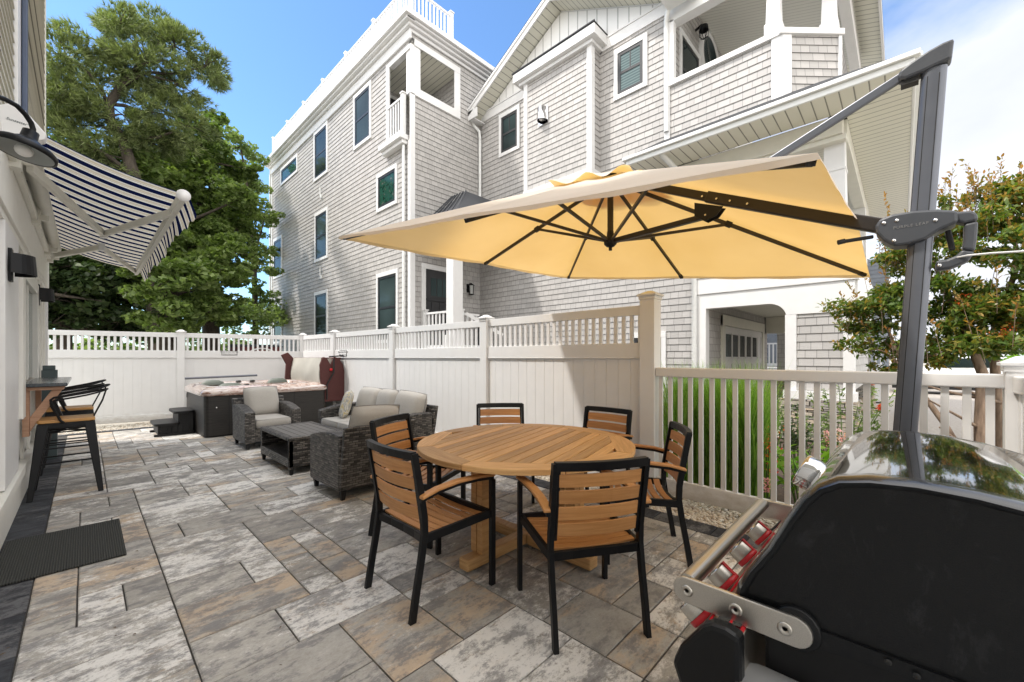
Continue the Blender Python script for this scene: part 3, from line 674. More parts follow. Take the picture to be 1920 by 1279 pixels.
# awning
aw = empty('striped_awning', (-.3, 6.8, 2.9), 0, 'retractable awning with navy and cream stripes on folding arms', 'awning')
A0, A1 = 4.5, 9.1
m = MB(); m.tube([(-.30, A0 + .02, 2.96), (-.30, A1, 2.96)], .055, 14); m.box(-.40, -.27, A0 + .02, A1, 2.99, 3.06); m.build('cassette', creamtrim, aw)
m = MB(); m.box(-.39, -.35, A0 + .05, A1 + .05, 2.80, 2.87); m.build('torsion_bar', creamtrim, aw, .005)
m = MB()
for y in (4.75, 6.6, 8.5, 9.1):
    m.box(-.40, -.33, y, y + .09, 2.76, 3.0); m.box(-.33, -.27, y + .015, y + .075, 2.81, 2.87)
build_each(m, 'bracket', creamtrim, aw, .004, per=2)
# white motor end cap with maker's lettering, half hidden by the lamp
m = MB(); Fe = lambda u, v, w: (u, A0 - .02 + w, v)
m.prism([(-.43, 2.80), (-.43, 3.04), (-.36, 3.09), (-.29, 3.07), (-.19, 2.94), (-.20, 2.90), (-.33, 2.82)], Fe, -.07, .03); ec = m.build('end_cap', trim, aw, .008)
Mx = Matrix(((1, 0, 0, -.325), (0, 0, 1, A0 - .091), (0, 1, 0, 2.985), (0, 0, 0, 1)))
Mx = Matrix.Translation((-.328, A0 - .0915, 2.975)) @ Matrix.Rotation(R(90), 4, 'X')
lt = text_obj('lettering', 'Sunsetter', .024, greenbox, Mx @ Matrix.Rotation(R(-6), 4, 'Z'), aw, shear=.3)
m = MB(); Mq = Matrix.Translation((-.262, A0 - .0912, 2.968)) @ Matrix.Rotation(R(90), 4, 'X')
for a in (0, 2.1, 4.2): m.add([Mq @ Vector((0, 0, 0)), Mq @ Vector((.012 * math.cos(a), .009 * math.sin(a), 0)), Mq @ Vector((.02 * math.cos(a + .5), .014 * math.sin(a + .5), 0)), Mq @ Vector((.010 * math.cos(a + .9), .009 * math.sin(a + .9), 0))], [(0, 1, 2, 3)])
m.build('logo_mark', plain('green mark', (.05, .35, .25), .5, bs=0), aw)
m = MB(); nI, nJ = 14, 60
def aw_pt(i, j):
    s_ = i / nI; t = j / nJ; x = -.27 + .85 * s_; z = 3.00 - .215 * s_ - .035 * math.sin(math.pi * s_); return (x, A0 + .04 + (A1 - A0 - .04) * t, z)
vs = [aw_pt(i, j) for i in range(nI + 1) for j in range(nJ + 1)]; fs = []; us = []
for i in range(nI):
    for j in range(nJ):
        q = [(i, j), (i + 1, j), (i + 1, j + 1), (i, j + 1)]; fs.append([a * (nJ + 1) + b for a, b in q]); us.append([(aw_pt(a, b)[1], a * .06) for a, b in q])
m.add(vs, fs, True, us); m.build('fabric', awn_m, aw)
m = MB()
for (ya, yb) in ((A0 + .0, A1),): m.tube([(.585, ya, 2.752), (.585, yb, 2.752)], .036, 12); m.box(.56, .60, ya + .02, yb, 2.70, 2.735)
m.build('front_bar', creamtrim, aw, .003)
m = MB(); m.lathe([(0, -.012), (.05, -.012), (.052, 0), (0, 0)], 20, Matrix.Translation((.588, A0 - .002, 2.752)) @ Matrix.Rotation(R(90), 4, 'X')); m.build('bar_end_cap', trim, aw)
m = MB(); nJ = 150; vs = []
def val(i, j):
    t = j / nJ; y = A0 + .01 + (A1 - A0 - .01) * t; s_ = i / 6; wv_ = .018 * math.sin(y * 2.9 + .8) * s_ + .008 * math.sin(y * 9) * s_
    L_ = .17 + .018 * math.cos(y * 2 * math.pi / .33); return (.622 + .05 * s_ - .01 * s_ * s_ + wv_, y, 2.765 - L_ * s_)
vs = [val(i, j) for i in range(7) for j in range(nJ + 1)]; fs = []; us = []
for i in range(6):
    for j in range(nJ):
        q = [(i, j), (i + 1, j), (i + 1, j + 1), (i, j + 1)]; fs.append([a * (nJ + 1) + b for a, b in q]); us.append([(val(a, b)[1], a * .03) for a, b in q])
m.add(vs, fs, True, us); m.build('valance', awn_m, aw)
for pts in ([(-.30, 4.95, 2.84), (.15, 6.80, 2.80), (.57, 5.0, 2.725)], [(-.30, 8.95, 2.84), (.147, 7.62, 2.80), (.57, 8.95, 2.725)]):
    m = MB(); m.beam(pts[0], pts[1], .045, .07); m.beam(pts[1], pts[2], .04, .06); ob = m.build('folding_arm', creamtrim, aw, .006)
    m = MB(); m.tube([Vector(pts[1]) - Vector((0, 0, .045)), Vector(pts[1]) + Vector((0, 0, .045))], .034, 12); m.build('elbow', gutter, ob)
# doormat
mt = MB(); mt.box(-.40, .195, 3.82, 4.70, .003, .014)
tag(mt.build('doormat', matm, None, .003), 'dark ribbed doormat lying on pavers by the left house wall', 'doormat')

# ------------------------------------------------------------------ grey shingle house
def window(root, F, u0, u1, z0, z1, mat=glass, tw=.095, rail=True, name='window', muntin=False):
    m = MB(); d = .045
    m.bf(F, u0, u1, z1 - tw * 1.2, z1, .0, d); m.bf(F, u0, u1, z0, z0 + tw, .0, d); m.bf(F, u0, u0 + tw, z0 + tw, z1 - tw * 1.2, .0, d - .003); m.bf(F, u1 - tw, u1, z0 + tw, z1 - tw * 1.2, .0, d - .003)
    w = m.build(name, trim, root, .003)
    a0, a1, b0, b1 = u0 + tw, u1 - tw, z0 + tw, z1 - tw * 1.2; s = .07
    m = MB(); m.bf(F, a0, a0 + s, b0, b1, .0, .033); m.bf(F, a1 - s, a1, b0, b1, .0, .033); m.bf(F, a0 + s, a1 - s, b1 - s, b1, .0, .032); m.bf(F, a0 + s, a1 - s, b0, b0 + s, .0, .032)
    if rail: c = (b0 + b1) / 2; m.bf(F, a0 + s, a1 - s, c - .03, c + .03, .0, .030)
    if muntin: c = (a0 + a1) / 2; m.bf(F, c - .012, c + .012, (b0 + b1) / 2 + .03, b1 - s, .014, .026)
    m.build('sash', sash, w)
    m = MB(); m.bf(F, a0 + s * .5, a1 - s * .5, b0 + s * .5, b1 - s * .5, .014, .019); m.build('pane', mat, w)
    return w
gh = empty('grey_house', (8.25, 9, 0), 0, 'large grey shingle house with white trim, balconies and dark windows behind the fence', 'house')
XW, YC, XF = 5.84, 9.23, 8.25
FWw, FSc, FMain, FBay = FW(XW), FS(YC), FW(XF), FW(7.88)
# solid cores (a hair inside the cladding)
m = MB(); m.box(XW + .01, XF, YC + 2.2, 20.62, 0, 10.1); m.box(XW + .01, XF, YC + .01, YC + 2.2, 0, 7.1); m.box(7.5, XF, YC + .01, YC + 2.2, 7.1, 10.1); m.box(XW + .06, XF, YC + .06, YC + 2.2, 9.62, 10.1)
m.box(XF + .01, 15, 3.52, 20.62, 0, 8.5); m.box(XF + .01, 15, 2.9, 3.52, 2.6, 5.2)
m.build('core', trim, gh)
m = MB()
siding_rect(m, FWw, 10.36, 20.62, 0, 9.62); siding_rect(m, FWw, YC, 10.36, 0, 7.13); siding_rect(m, FWw, YC + .05, 10.36, 9.4, 9.62)
siding_rect(m, FSc, XW, XF, 0, 8.2); siding_rect(m, FSc, 7.47, XF + .6, 8.2, 9.80); siding_rect(m, FSc, XW, 7.47, 9.67, 9.80)
siding_rect(m, FMain, 2.86, YC, 0, 5.82); siding_rect(m, FMain, 3.5, YC, 5.82, 8.42)
siding_rect(m, FBay, 5.07, 7.06, 5.6, 8.42); siding_rect(m, FS(5.07), 7.88, 8.25, 5.6, 8.42); 
siding_rect(m, FS(3.5), 8.36, 13, 5.8, 9.6)
siding_rect(m, FS(11.4), 5.95, 7.5, 7.1, 9.6); siding_rect(m, lambda u, v, w: (7.48 - w, u, v), 9.3, 11.4, 7.1, 9.6)
m.build('shingle_siding', siding, gh)
# corner boards and trims
m = MB()
def cb(F, u0, u1, z0, z1, d=.03): m.bf(F, u0, u1, z0, z1, 0, d)
cb(FWw, YC - .03, YC + .09, 0, 7.0); cb(FSc, XW - .028, XW + .12, 0, 8.2, .031); cb(FWw, 20.5, 20.64, 0, 9.62)
cb(FBay, 5.04, 5.17, 5.6, 8.42); cb(FBay, 6.97, 7.09, 5.6, 8.42); cb(FS(5.07), 7.852, 7.99, 5.6, 8.42, .031)
cb(FMain, 3.42, 3.53, 5.8, 8.4, .04); cb(FMain, 2.83, 2.96, 0, 5.1, .035)
build_each(m, 'corner_board', trim, gh, .004)
m = MB()   # frieze, cornice, gutter of the tall wing
m.bf(FWw, YC - .06, 20.66, 9.60, 9.86, 0, .06); m.bf(FSc, XW - .058, 8.9, 9.78, 9.87, 0, .058)
m.bf(FWw, YC - .12, 20.72, 9.86, 9.94, 0, .14); m.bf(FSc, XW - .138, 8.95, 9.87, 9.945, 0, .138)
m.bf(FWw, YC - .3, 20.8, 10.0, 10.14, 0, .32); m.bf(FSc, XW - .318, 9.0, 10.005, 10.145, 0, .298)
m.bf(FWw, YC - .22, 20.8, 9.94, 10.0, 0, .24); m.bf(FSc, XW - .238, 9.0, 9.945, 10.002, 0, .22)
m.box(XW + .1, 8.9, YC + .1, 20.5, 10.14, 10.3)
m.build('cornice', trim, gh, .012)
m = MB(); m.box(7.45, 9.1, YC + .12, YC + .3, 10.2, 10.47); m.build('parapet', trim, gh, .01)
# roof deck railing
rr = MB(); post = MB()
def rail_run(mr, mp, F, u0, u1, z, h=1.0, w=0, step=.12, posts=None, pw=.1):
    mr.bf(F, u0, u1, z + h - .05, z + h, w - .035, w + .035); mr.bf(F, u0, u1, z + .05, z + .14, w - .03, w + .03)
    n = int(abs(u1 - u0) / step)
    for k in range(n): a = u0 + (k + .5) * (u1 - u0) / n; mr.bf(F, a - .02, a + .02, z + .12, z + h - .03, w - .018, w + .018)
    for p in posts or []:
        mp.bf(F, p - pw / 2, p + pw / 2, z, z + h + .06, w - pw / 2, w + pw / 2); mp.bf(F, p - pw / 2 - .02, p + pw / 2 + .02, z + h + .06, z + h + .09, w - pw / 2 - .02, w + pw / 2 + .02)
yy = [YC + .12 + k * (20.45 - YC - .12) / 6 for k in range(7)]
for k in range(6): rail_run(rr, post, FWw, yy[k] + .05, yy[k + 1] - .05, 10.15, w=-.02, posts=[yy[k + 1]])
rail_run(rr, post, FSc, XW + .15, 7.2, 10.15, w=-.12, posts=[XW + .08, 7.25])
r1 = rr.build('roof_deck_railing', vinyl, gh); build_each(post, 'railing_post', vinyl, gh, per=2)
# corner balcony of the third storey
m = MB(); m.box(XW - .005, XW + .30, YC - .005, YC + .20, 8.25, 9.52); m.build('balcony_post', trim, gh, .006)
m = MB(); d = .035
m.bf(FSc, XW + .10, 7.47, 9.50, 9.68, 0, d); m.bf(FSc, XW + .12, 7.47, 8.2, 8.42, 0, d); m.bf(FSc, 7.26, 7.47, 8.42, 9.5, 0, d - .004); m.box(XW + .1, 7.47, YC + .002, YC + .14, 8.36, 8.44)
m.bf(FWw, YC, 10.42, 9.36, 9.48, 0, .04); m.bf(FWw, 10.26, 10.42, 7.15, 9.36, 0, .04); m.box(XW, XW + .12, YC + .2, 10.3, 9.38, 9.48)
build_each(m, 'opening_trim', trim, gh, .004)
m = MB(); m.bf(FWw, 9.32, 10.46, 7.02, 7.16, 0, .26); m.bf(FWw, 9.36, 10.42, 6.92, 7.02, 0, .17); m.build('balcony_shelf', trim, gh, .015)
rr = MB(); post = MB(); rail_run(rr, post, FWw, 9.45, 10.22, 7.17, w=.1, posts=[9.42]); rr.build('balcony_railing', vinyl, gh); build_each(post, 'railing_post', vinyl, gh, per=2)
m = MB(); m.box(5.9, 7.5, YC + .05, 11.4, 9.55, 9.6); m.build('balcony_ceiling', soffit, gh)
m = MB(); m.bf(FS(11.4), 6.0, 6.95, 7.15, 9.42, 0, .05); dd = m.build('balcony_door', trim, gh)
m = MB(); m.bf(FS(11.4), 6.1, 6.85, 7.15, 9.3, .05, .07); m.build('leaf', sash, dd); m = MB(); m.bf(FS(11.4), 6.25, 6.7, 7.5, 9.1, .07, .08); m.build('pane', glass, dd)
# windows of the tall wing
window(gh, FWw, 17.33, 19.35, 8.71, 9.45, greenglass, rail=False)
for (a, b, z0, z1) in ((14.42, 15.65, 7.78, 9.58), (11.3, 12.44, 7.82, 9.52), (19.19, 20.32, 4.83, 6.6), (14.42, 15.57, 4.81, 6.59), (19.19, 20.32, 1.95, 3.68), (14.42, 15.6, 1.95, 3.72), (9.80, 10.98, 1.75, 3.745)):
    window(gh, FWw, a, b, z0, z1)
window(gh, FWw, 9.85, 10.97, 5.51, 6.6, greenglass, rail=False)
window(gh, FMain, 3.9, 4.69, 7.11, 8.24, blind, muntin=True); window(gh, FMain, 7.57, 8.38, 7.08, 8.3, muntin=True)
window(gh, FMain, 3.5, 4.3, .65, 1.88)
# cable stubs on the wall
for (y, z) in ((14.9, 7.02), (14.9, 4.15)):
    m = MB(); m.bf(FWw, y, y + .09, z, z + .12, .012, .07); m.tube([FWw(y + .09, z + .1, .06), FWw(y + .09, z + .42, .06)], .018, 6); m.build('wall_fitting', gutter, gh)
m = MB(); m.bf(FWw, 20.1, 20.25, 4.1, 4.25, .01, .2); m.tube([FWw(20.17, 4.1, .12), FWw(20.17, 3.98, .18)], .05, 8); m.build('flood_light', gutter, gh)
# downspouts
def downspout(pts, r=.045):
    m = MB(); m.tube(pts, r, 8, flat=.8); m.build('downspout', gutter, gh)
downspout([(5.80, 20.66, 9.85), (5.78, 20.68, 9.5), (5.78, 20.68, .3)], .05)
downspout([(5.76, 9.44, 6.9), (5.76, 9.44, 0.3)], .045)
downspout([(7.86, 9.32, 8.62), (7.86, 9.3, 8.4), (8.14, 9.14, 8.1), (8.17, 9.14, 7.9), (8.17, 9.14, 5.0)], .05)
downspout([(7.86, 3.18, 8.75), (7.86, 3.2, 8.6), (8.18, 3.48, 8.2), (8.19, 3.48, 8.0), (8.19, 3.48, 5.95)], .05)
downspout([(7.35, 3.25, 5.2), (7.36, 3.22, 5.1), (7.9, 3.02, 4.8), (8.17, 2.92, 4.6), (8.17, 2.92, 0.2)], .05)
# bay: roof box and bottom trim
m = MB(); m.bf(FBay, 4.86, 7.32, 8.46, 8.68, -.37, .2); m.bf(FBay, 4.98, 7.2, 8.38, 8.46, -.37, .1); m.bf(FBay, 5.03, 7.10, 5.44, 5.62, -.37, .05); m.bf(FBay, 5.0, 7.13, 5.38, 5.44, -.37, .09); build_each(m, 'bay_cornice', trim, gh, .01)
m = MB(); m.hexa([(7.66, 4.84, 8.69), (8.25, 4.84, 8.69), (8.25, 7.34, 8.69), (7.66, 7.34, 8.69), (7.66, 4.84, 8.72), (8.25, 5.1, 8.95), (8.25, 7.1, 8.95), (7.66, 7.34, 8.72)]); m.build('bay_roof', roofmat, gh)
m = MB(); Mv = Matrix.Translation((7.87, 6.42, 7.32)); m.bf(FBay, 6.28, 6.58, 7.12, 7.52, .012, .04)
vs = []; 
for k in range(13):
    a = math.pi * k / 12; vs.append((7.84 - .17 * math.sin(a), 6.43 - .13 * math.cos(a)))
m.add([(x, y, 7.2) for x, y in vs] + [(x, y, 7.5) for x, y in vs], [(k, k + 1, 14 + k, 13 + k) for k in range(12)] + [tuple(range(13, 26))], True); m.build('steel_vent_hood', chrome, gh)
# main gable
SL = .52; YR, ZR = 6.19, 10.0
def gz(y): return ZR - SL * abs(y - YR)
m = MB(); F = FMain
m.add([F(3.45, 8.42, .01), F(9.2, 8.42, .01), F(9.2, gz(9.2), .01), F(YR, ZR, .01), F(3.45, gz(3.45), .01)], [(0, 1, 2, 3, 4)], uvs=[[(3.45, 8.42), (9.2, 8.42), (9.2, gz(9.2)), (YR, ZR), (3.45, gz(3.45))]]); m.build('gable_boards', battenm, gh)
m = MB(); m.bf(F, 3.42, 9.23, 8.38, 8.62, 0, .035); m.bf(F, 3.42, 9.23, 8.62, 8.66, 0, .055); m.build('gable_frieze', trim, gh, .003)
def rake(y0, y1, x0, x1, th=.24):   # roof slab of one slope from ridge to eave, sloping with y
    z0, z1 = gz(y0) + .03, gz(y1) + .03
    mr = MB(); mr.hexa([(x0 + .03, y0, z0 + th - .05), (x1, y0, z0 + th - .05), (x1, y1, z1 + th - .05), (x0 + .03, y1, z1 + th - .05), (x0 - .03, y0, z0 + th), (x1, y0, z0 + th), (x1, y1, z1 + th), (x0 - .03, y1, z1 + th)]); mr.build('roof', roofmat, gh)
    ms = MB(); L = math.hypot(y1 - y0, z1 - z0)
    ms.add([(x0, y0, z0), (x1, y0, z0), (x1, y1, z1), (x0, y1, z1)], [(0, 1, 2, 3)], uvs=[[(0, x0), (0, x1), (L, x1), (L, x0)]]); ms.build('rake_soffit', soffit, gh)
    mf = MB(); mf.hexa([(x0 - .02, y0, z0 - .02), (x0 + .02, y0, z0 - .02), (x0 + .02, y1, z1 - .02), (x0 - .02, y1, z1 - .02), (x0 - .02, y0, z0 + th - .06), (x0 + .02, y0, z0 + th - .06), (x0 + .02, y1, z1 + th - .06), (x0 - .02, y1, z1 + th - .06)])
    mf.hexa([(x0 - .05, y0, z0 + th * .5), (x0 - .02, y0, z0 + th * .5), (x0 - .02, y1, z1 + th * .5), (x0 - .05, y1, z1 + th * .5), (x0 - .05, y0, z0 + th - .05), (x0 - .02, y0, z0 + th - .05), (x0 - .02, y1, z1 + th - .05), (x0 - .05, y1, z1 + th - .05)]); mf.build('rake_board', trim, gh, .003)
rake(YR, 9.45, 7.80, 14.5); rake(YR, 2.95, 7.80, 8.24); rake(YR, 3.6, 8.26, 14.5)
m = MB(); m.box(7.80, 8.24, 9.0, 9.40, 8.3, 8.34); m.box(7.78, 7.82, 8.85, 9.42, 8.3, 8.56); m.box(7.82, 8.24, 9.40, 9.44, 8.3, 8.5); m.build('eave_return', trim, gh, .004)
m = MB(); m.tube([(7.74, 9.47, 8.52), (8.3, 9.47, 8.52)], .07, 10); m.box(7.74, 8.2, 2.86, 2.95, 8.36, 8.48); m.box(7.74, 8.1, 2.84, 3.4, 8.30, 8.34); m.build('gutter', gutter, gh)
# upper deck on the right: parapet, chamfered corner, posts, beam, ceiling
m = MB(); siding_rect(m, FMain, 1.52, 3.42, 5.72, 6.86)
c0, c1 = Vector((8.25, 1.48)), Vector((8.96, .77)); dch = (c1 - c0).normalized(); nch = Vector((-dch.y, dch.x)) * -1
if nch.x > 0: nch = -nch
FC = lambda u, v, w: (c0.x + dch.x * u + nch.x * w, c0.y + dch.y * u + nch.y * w, v)
siding_rect(m, FC, 0, 1.0, 5.6, 6.86); siding_rect(m, FS(.77), 8.96, 11.5, 5.6, 6.86); m.build('deck_parapet', siding, gh)
m = MB(); m.bf(FMain, 1.5, 3.46, 6.86, 6.96, -.14, .06); m.bf(FC, -.08, 1.04, 6.862, 6.962, -.14, .06); m.bf(FMain, 1.46, 1.64, 5.7, 6.86, -.05, .035); m.bf(FC, -.02, .14, 5.6, 6.86, -.05, .033); m.bf(FC, .96, 1.02, 5.6, 6.86, -.05, .03); m.bf(FMain, 3.34, 3.44, 6.9, 8.2, -.1, .03)
m.build('parapet_cap', trim, gh, .006)
m = MB()
for (cx, cy) in ((8.34, 1.62), (9.0, .92)): m.box(cx - .13, cx + .13, cy - .13, cy + .13, 6.96, 7.16); m.hexa([(cx - .11, cy - .11, 7.16), (cx + .11, cy - .11, 7.16), (cx + .11, cy + .11, 7.16), (cx - .11, cy + .11, 7.16), (cx - .08, cy - .08, 8.2), (cx + .08, cy - .08, 8.2), (cx + .08, cy + .08, 8.2), (cx - .08, cy + .08, 8.2)])
build_each(m, 'deck_post', trim, gh, .006, per=2)
m = MB(); m.bf(FMain, 1.4, 3.44, 8.16, 8.46, -.2, .03); m.bf(FC, -.1, 1.1, 8.16, 8.46, -.18, .03); m.box(8.97, 13, .72, .9, 8.16, 8.46); m.build('deck_beam', trim, gh, .005)
m = MB(); m.add([(8.25, 3.5, 9.45), (13, 3.5, 9.45), (13, .7, 8.47), (8.25, .7, 8.47)], [(0, 1, 2, 3)]); m.build('deck_ceiling', soffitw, gh)
m = MB(); m.add([(7.8, .35, 8.5), (14.5, .35, 8.5), (14.5, 1.4, 8.86), (7.8, 1.4, 8.86)], [(0, 1, 2, 3)], uvs=[[(7.8, 0), (14.5, 0), (14.5, 1), (7.8, 1)]]); m.build('side_soffit', soffit, gh)
m = MB(); m.hexa([(7.75, .3, 8.56), (14.6, .3, 8.56), (14.6, 2.98, 9.9), (7.75, 2.98, 9.9), (7.75, .3, 8.66), (14.6, .3, 8.66), (14.6, 2.98, 10.0), (7.75, 2.98, 10.0)]); m.build('roof', roofmat, gh)
m = MB(); m.box(7.75, 14.6, .30, .345, 8.42, 8.66); m.build('eave_board', trim, gh)
F35 = FS(3.5)
window(gh, F35, 8.9, 10.1, 6.9, 8.5)
m = MB(); Mo = Matrix.Translation((10.75, 3.48, 8.75)) @ Matrix.Rotation(R(90), 4, 'X'); m.lathe([(.52, -.02), (.52, .05), (.68, .05), (.68, -.02)], 36, Mo); ow = m.build('oval_window', trim, gh); m = MB(); m.lathe([(0, .03), (.46, .03), (.46, .045), (.52, .045), (.52, .0)], 36, Mo); m.build('pane', glass, ow)
m = MB(); m.tube([(9.75, 3.46, 8.9), (9.75, 3.32, 8.95), (9.75, 3.27, 8.9)], .03, 8); m.lathe([(0, .1), (.09, .08), (.1, 0), (.1, -.02)], 14, Matrix.Translation((9.75, 3.27, 8.82)))
for k in range(6): a = k * math.pi / 3; m.tube([(9.75 + .095 * math.cos(a), 3.27 + .095 * math.sin(a), 8.82), (9.75 + .09 * math.cos(a), 3.27 + .09 * math.sin(a), 8.66), (9.75, 3.27, 8.6)], .008, 5)
m.build('cage_lamp', blackmetal, gh)
# lower hipped porch roof with deep grooved soffit
XE, ZE, YE = 7.3, 5.2, -.12
m = MB(); m.add([(XE, 3.9, ZE + .06), (XE, YE, ZE + .06), (8.25, 1.0, 5.83), (8.25, 3.6, 5.83), (XE - .03, 3.9, ZE + .03), (XE - .03, YE - .03, ZE + .03)], [(0, 1, 2, 3), (4, 5, 1, 0)])
m.add([(XE, YE, ZE + .06), (15, YE, ZE + .06), (15, 1.0, 5.83), (8.25, 1.0, 5.83)], [(0, 1, 2, 3)]); m.add([(XE, 3.9, ZE + .06), (8.25, 3.6, 5.83), (8.25, 3.95, ZE + .06)], [(0, 1, 2)]); m.build('roof', roofmat, gh)
m = MB()
for za, zb, d0 in ((ZE - .12, ZE - .03, .0), (ZE - .03, ZE + .035, .05)):
    m.box(XE - d0 - .02, XE + .02, YE - d0, 3.9 + d0, za, zb); m.box(XE + .02, 15, YE - d0 - .02, YE + .02, za, zb); m.box(XE, 8.25, 3.88, 3.9 + d0, za, zb)
m.build('porch_gutter', gutter, gh, .012)
m = MB(); zs = ZE - .11
m.add([(XE, 3.9, zs), (XE, YE, zs), (8.0, .62, zs), (8.0, 3.9, zs)], [(0, 1, 2, 3)], uvs=[[(3.9, 0), (YE, 0), (.62, 1), (3.9, 1)]])
m.add([(XE, YE, zs), (15, YE, zs), (15, .62, zs), (8.0, .62, zs)], [(0, 1, 2, 3)], uvs=[[(XE, 0), (15, 0), (15, 1), (8, 1)]]); m.build('porch_soffit', soffit, gh)
m = MB(); m.bf(FW(8.05), .66, 3.3, 4.80, zs - .004, -.2, .03); m.box(8.25, 14.8, .62, .82, 4.80, zs - .004); m.bf(FW(8.05), .62, 3.3, 4.72, 4.80, -.2, -.02); m.build('porch_beam', creamtrim, gh, .006)
m = MB(); m.add([(8.25, .7, 4.98), (14.8, .7, 4.98), (14.8, 3.5, 4.98), (8.25, 3.5, 4.98)], [(0, 1, 2, 3)]); m.build('porch_ceiling', soffitw, gh)
m = MB(); siding_rect(m, FW(10.6), .8, 3.0, 3.0, 5.0); siding_rect(m, FS(2.95), 8.25, 10.6, 2.9, 5.0); m.build('porch_wall', siding, gh)
m = MB()
for (cx, cy) in ((8.34, .78), (12.5, .74)):
    m.hexa([(cx - .16, cy - .16, 3.0), (cx + .16, cy - .16, 3.0), (cx + .16, cy + .16, 3.0), (cx - .16, cy + .16, 3.0), (cx - .13, cy - .13, 4.8), (cx + .13, cy - .13, 4.8), (cx + .13, cy + .13, 4.8), (cx - .13, cy + .13, 4.8)])
    m.box(cx - .15, cx + .15, cy - .15, cy + .15, 4.3, 4.34)
build_each(m, 'porch_post', trim, gh, .006, per=2)
# ground floor: white arch face, pier, garage door
m = MB()
arch = [(2.86, 0), (2.86, 2.56), (.53, 2.56), (.53, 2.07), (1.42, 2.07)]
for k in range(9): a = k / 8 * math.pi / 2; arch.append((1.42 + .0 + .27 * (1 - math.cos(a)), 2.03 + .25 * math.sin(a)))
arch += [(2.72, 2.28), (2.72, 0)]
m.prism(arch, FMain, -.16, .03); m.bf(FMain, .53, .67, .75, 2.07, -.16, .028); m.bf(FMain, 1.28, 1.44, .75, 2.07, -.16, .028)
m.bf(FMain, .48, 2.9, 2.56, 2.86, -.16, .055); m.bf(FMain, .44, 2.94, 2.865, 3.15, -.2, .075)
m.bf(FMain, .5, 1.46, .66, .80, -.2, .09)
m.box(8.3, 13, .50, .60, 2.07, 3.0)
m.build('arch_face', trim, gh, .004)
m = MB(); siding_rect(m, FMain, .67, 1.28, .80, 2.07); siding_rect(m, FS(.58), 8.25, 12.5, .80, 2.07); siding_rect(m, FS(2.74), 8.42, 9.15, 0, 2.45); siding_rect(m, FS(2.74), 9.15, 13.2, 2.2, 2.5); siding_rect(m, FS(2.74), 12.7, 13.2, 0, 2.2); siding_rect(m, FW(14.5), .6, 2.74, .4, 2.4); m.build('shingle_siding', siding, gh)
m = MB(); m.add([(8.25, .58, 2.45), (14.5, .58, 2.45), (14.5, 2.74, 2.45), (8.25, 2.74, 2.45)], [(0, 1, 2, 3)]); m.box(12.9, 13.1, .62, 2.7, 2.0, 2.44); m.build('carport_ceiling', creamtrim, gh)
m = MB(); m.bf(FS(2.74), 9.15, 9.32, 0, 2.22, 0, .05); m.bf(FS(2.74), 12.5, 12.7, 0, 2.22, 0, .05); m.bf(FS(2.74), 9.15, 12.7, 2.02, 2.24, 0, .055)
gd = m.build('garage_door', creamtrim, gh)
m = MB(); m.bf(FS(2.74), 9.32, 12.5, 0, 2.02, 0, .012)
for x in (9.35, 9.85, 10.4, 10.95, 11.5, 12.05, 12.42): m.bf(FS(2.74), x, x + .07, .05, 1.98, .012, .028)
for z in (.02, 1.2, 1.88): m.bf(FS(2.74), 9.33, 12.49, z, z + .12, .013, .031)
m.build('door_leaf', trim, gd)
m = MB()
for x in (9.42, 9.92, 10.47, 11.02, 11.57): m.bf(FS(2.74), x + .03, x + .42, 1.36, 1.85, .012, .02)
m.build('pane', glass, gd)
def ledge_wall(x0, x1, y0, y1, z0, z1, name, parent):
    m = MB()
    def face(F, u0, u1):
        z = z0
        while z < z1 - .01:
            h = min(rnd.choice((.035, .045, .06, .075)), z1 - z); u = u0
            while u < u1 - .01:
                w = min(rnd.uniform(.08, .3), u1 - u); d = rnd.uniform(.0, .03); j = lambda: rnd.uniform(-.004, .004)
                a, b, c_, d_ = u + .003, u + w - .003, z + .003, z + h - .003
                m.add([F(a, c_, -.02), F(b, c_, -.02), F(b, d_, -.02), F(a, d_, -.02), F(a + .006 + j(), c_ + .004 + j(), d), F(b - .006 + j(), c_ + .004 + j(), d + j()), F(b - .006 + j(), d_ - .004 + j(), d + j()), F(a + .006 + j(), d_ - .004 + j(), d)], [(4, 5, 6, 7), (0, 1, 5, 4), (1, 2, 6, 5), (2, 3, 7, 6), (3, 0, 4, 7)])
                u += w
            z += h
    face(FW(x0), y0, y1); face(FS(y0), x0, x1); face(lambda u, v, w: (u, y1 + w, v), x0, min(x1, x0 + .6))
    ob = m.build(name, ledge, parent)
    m = MB(); m.box(x0 + .01, x1, y0 + .01, y1 - .01, z0, z1); m.build('mortar', rubber, parent)
ledge_wall(8.17, 8.9, .50, 1.5, 0, .66, 'stone_base', gh); ledge_wall(13.1, 13.6, .5, 2.7, 0, .72, 'stone_base', gh); ledge_wall(8.20, 9.0, 2.76, 4.2, 0, .42, 'stone_base', gh)
m = MB(); m.bf(FMain, 2.8, 3.45, .42, .55, 0, .1); m.bf(FMain, 4.35, 9, .42, .55, 0, .1); m.build('water_table', trim, gh)
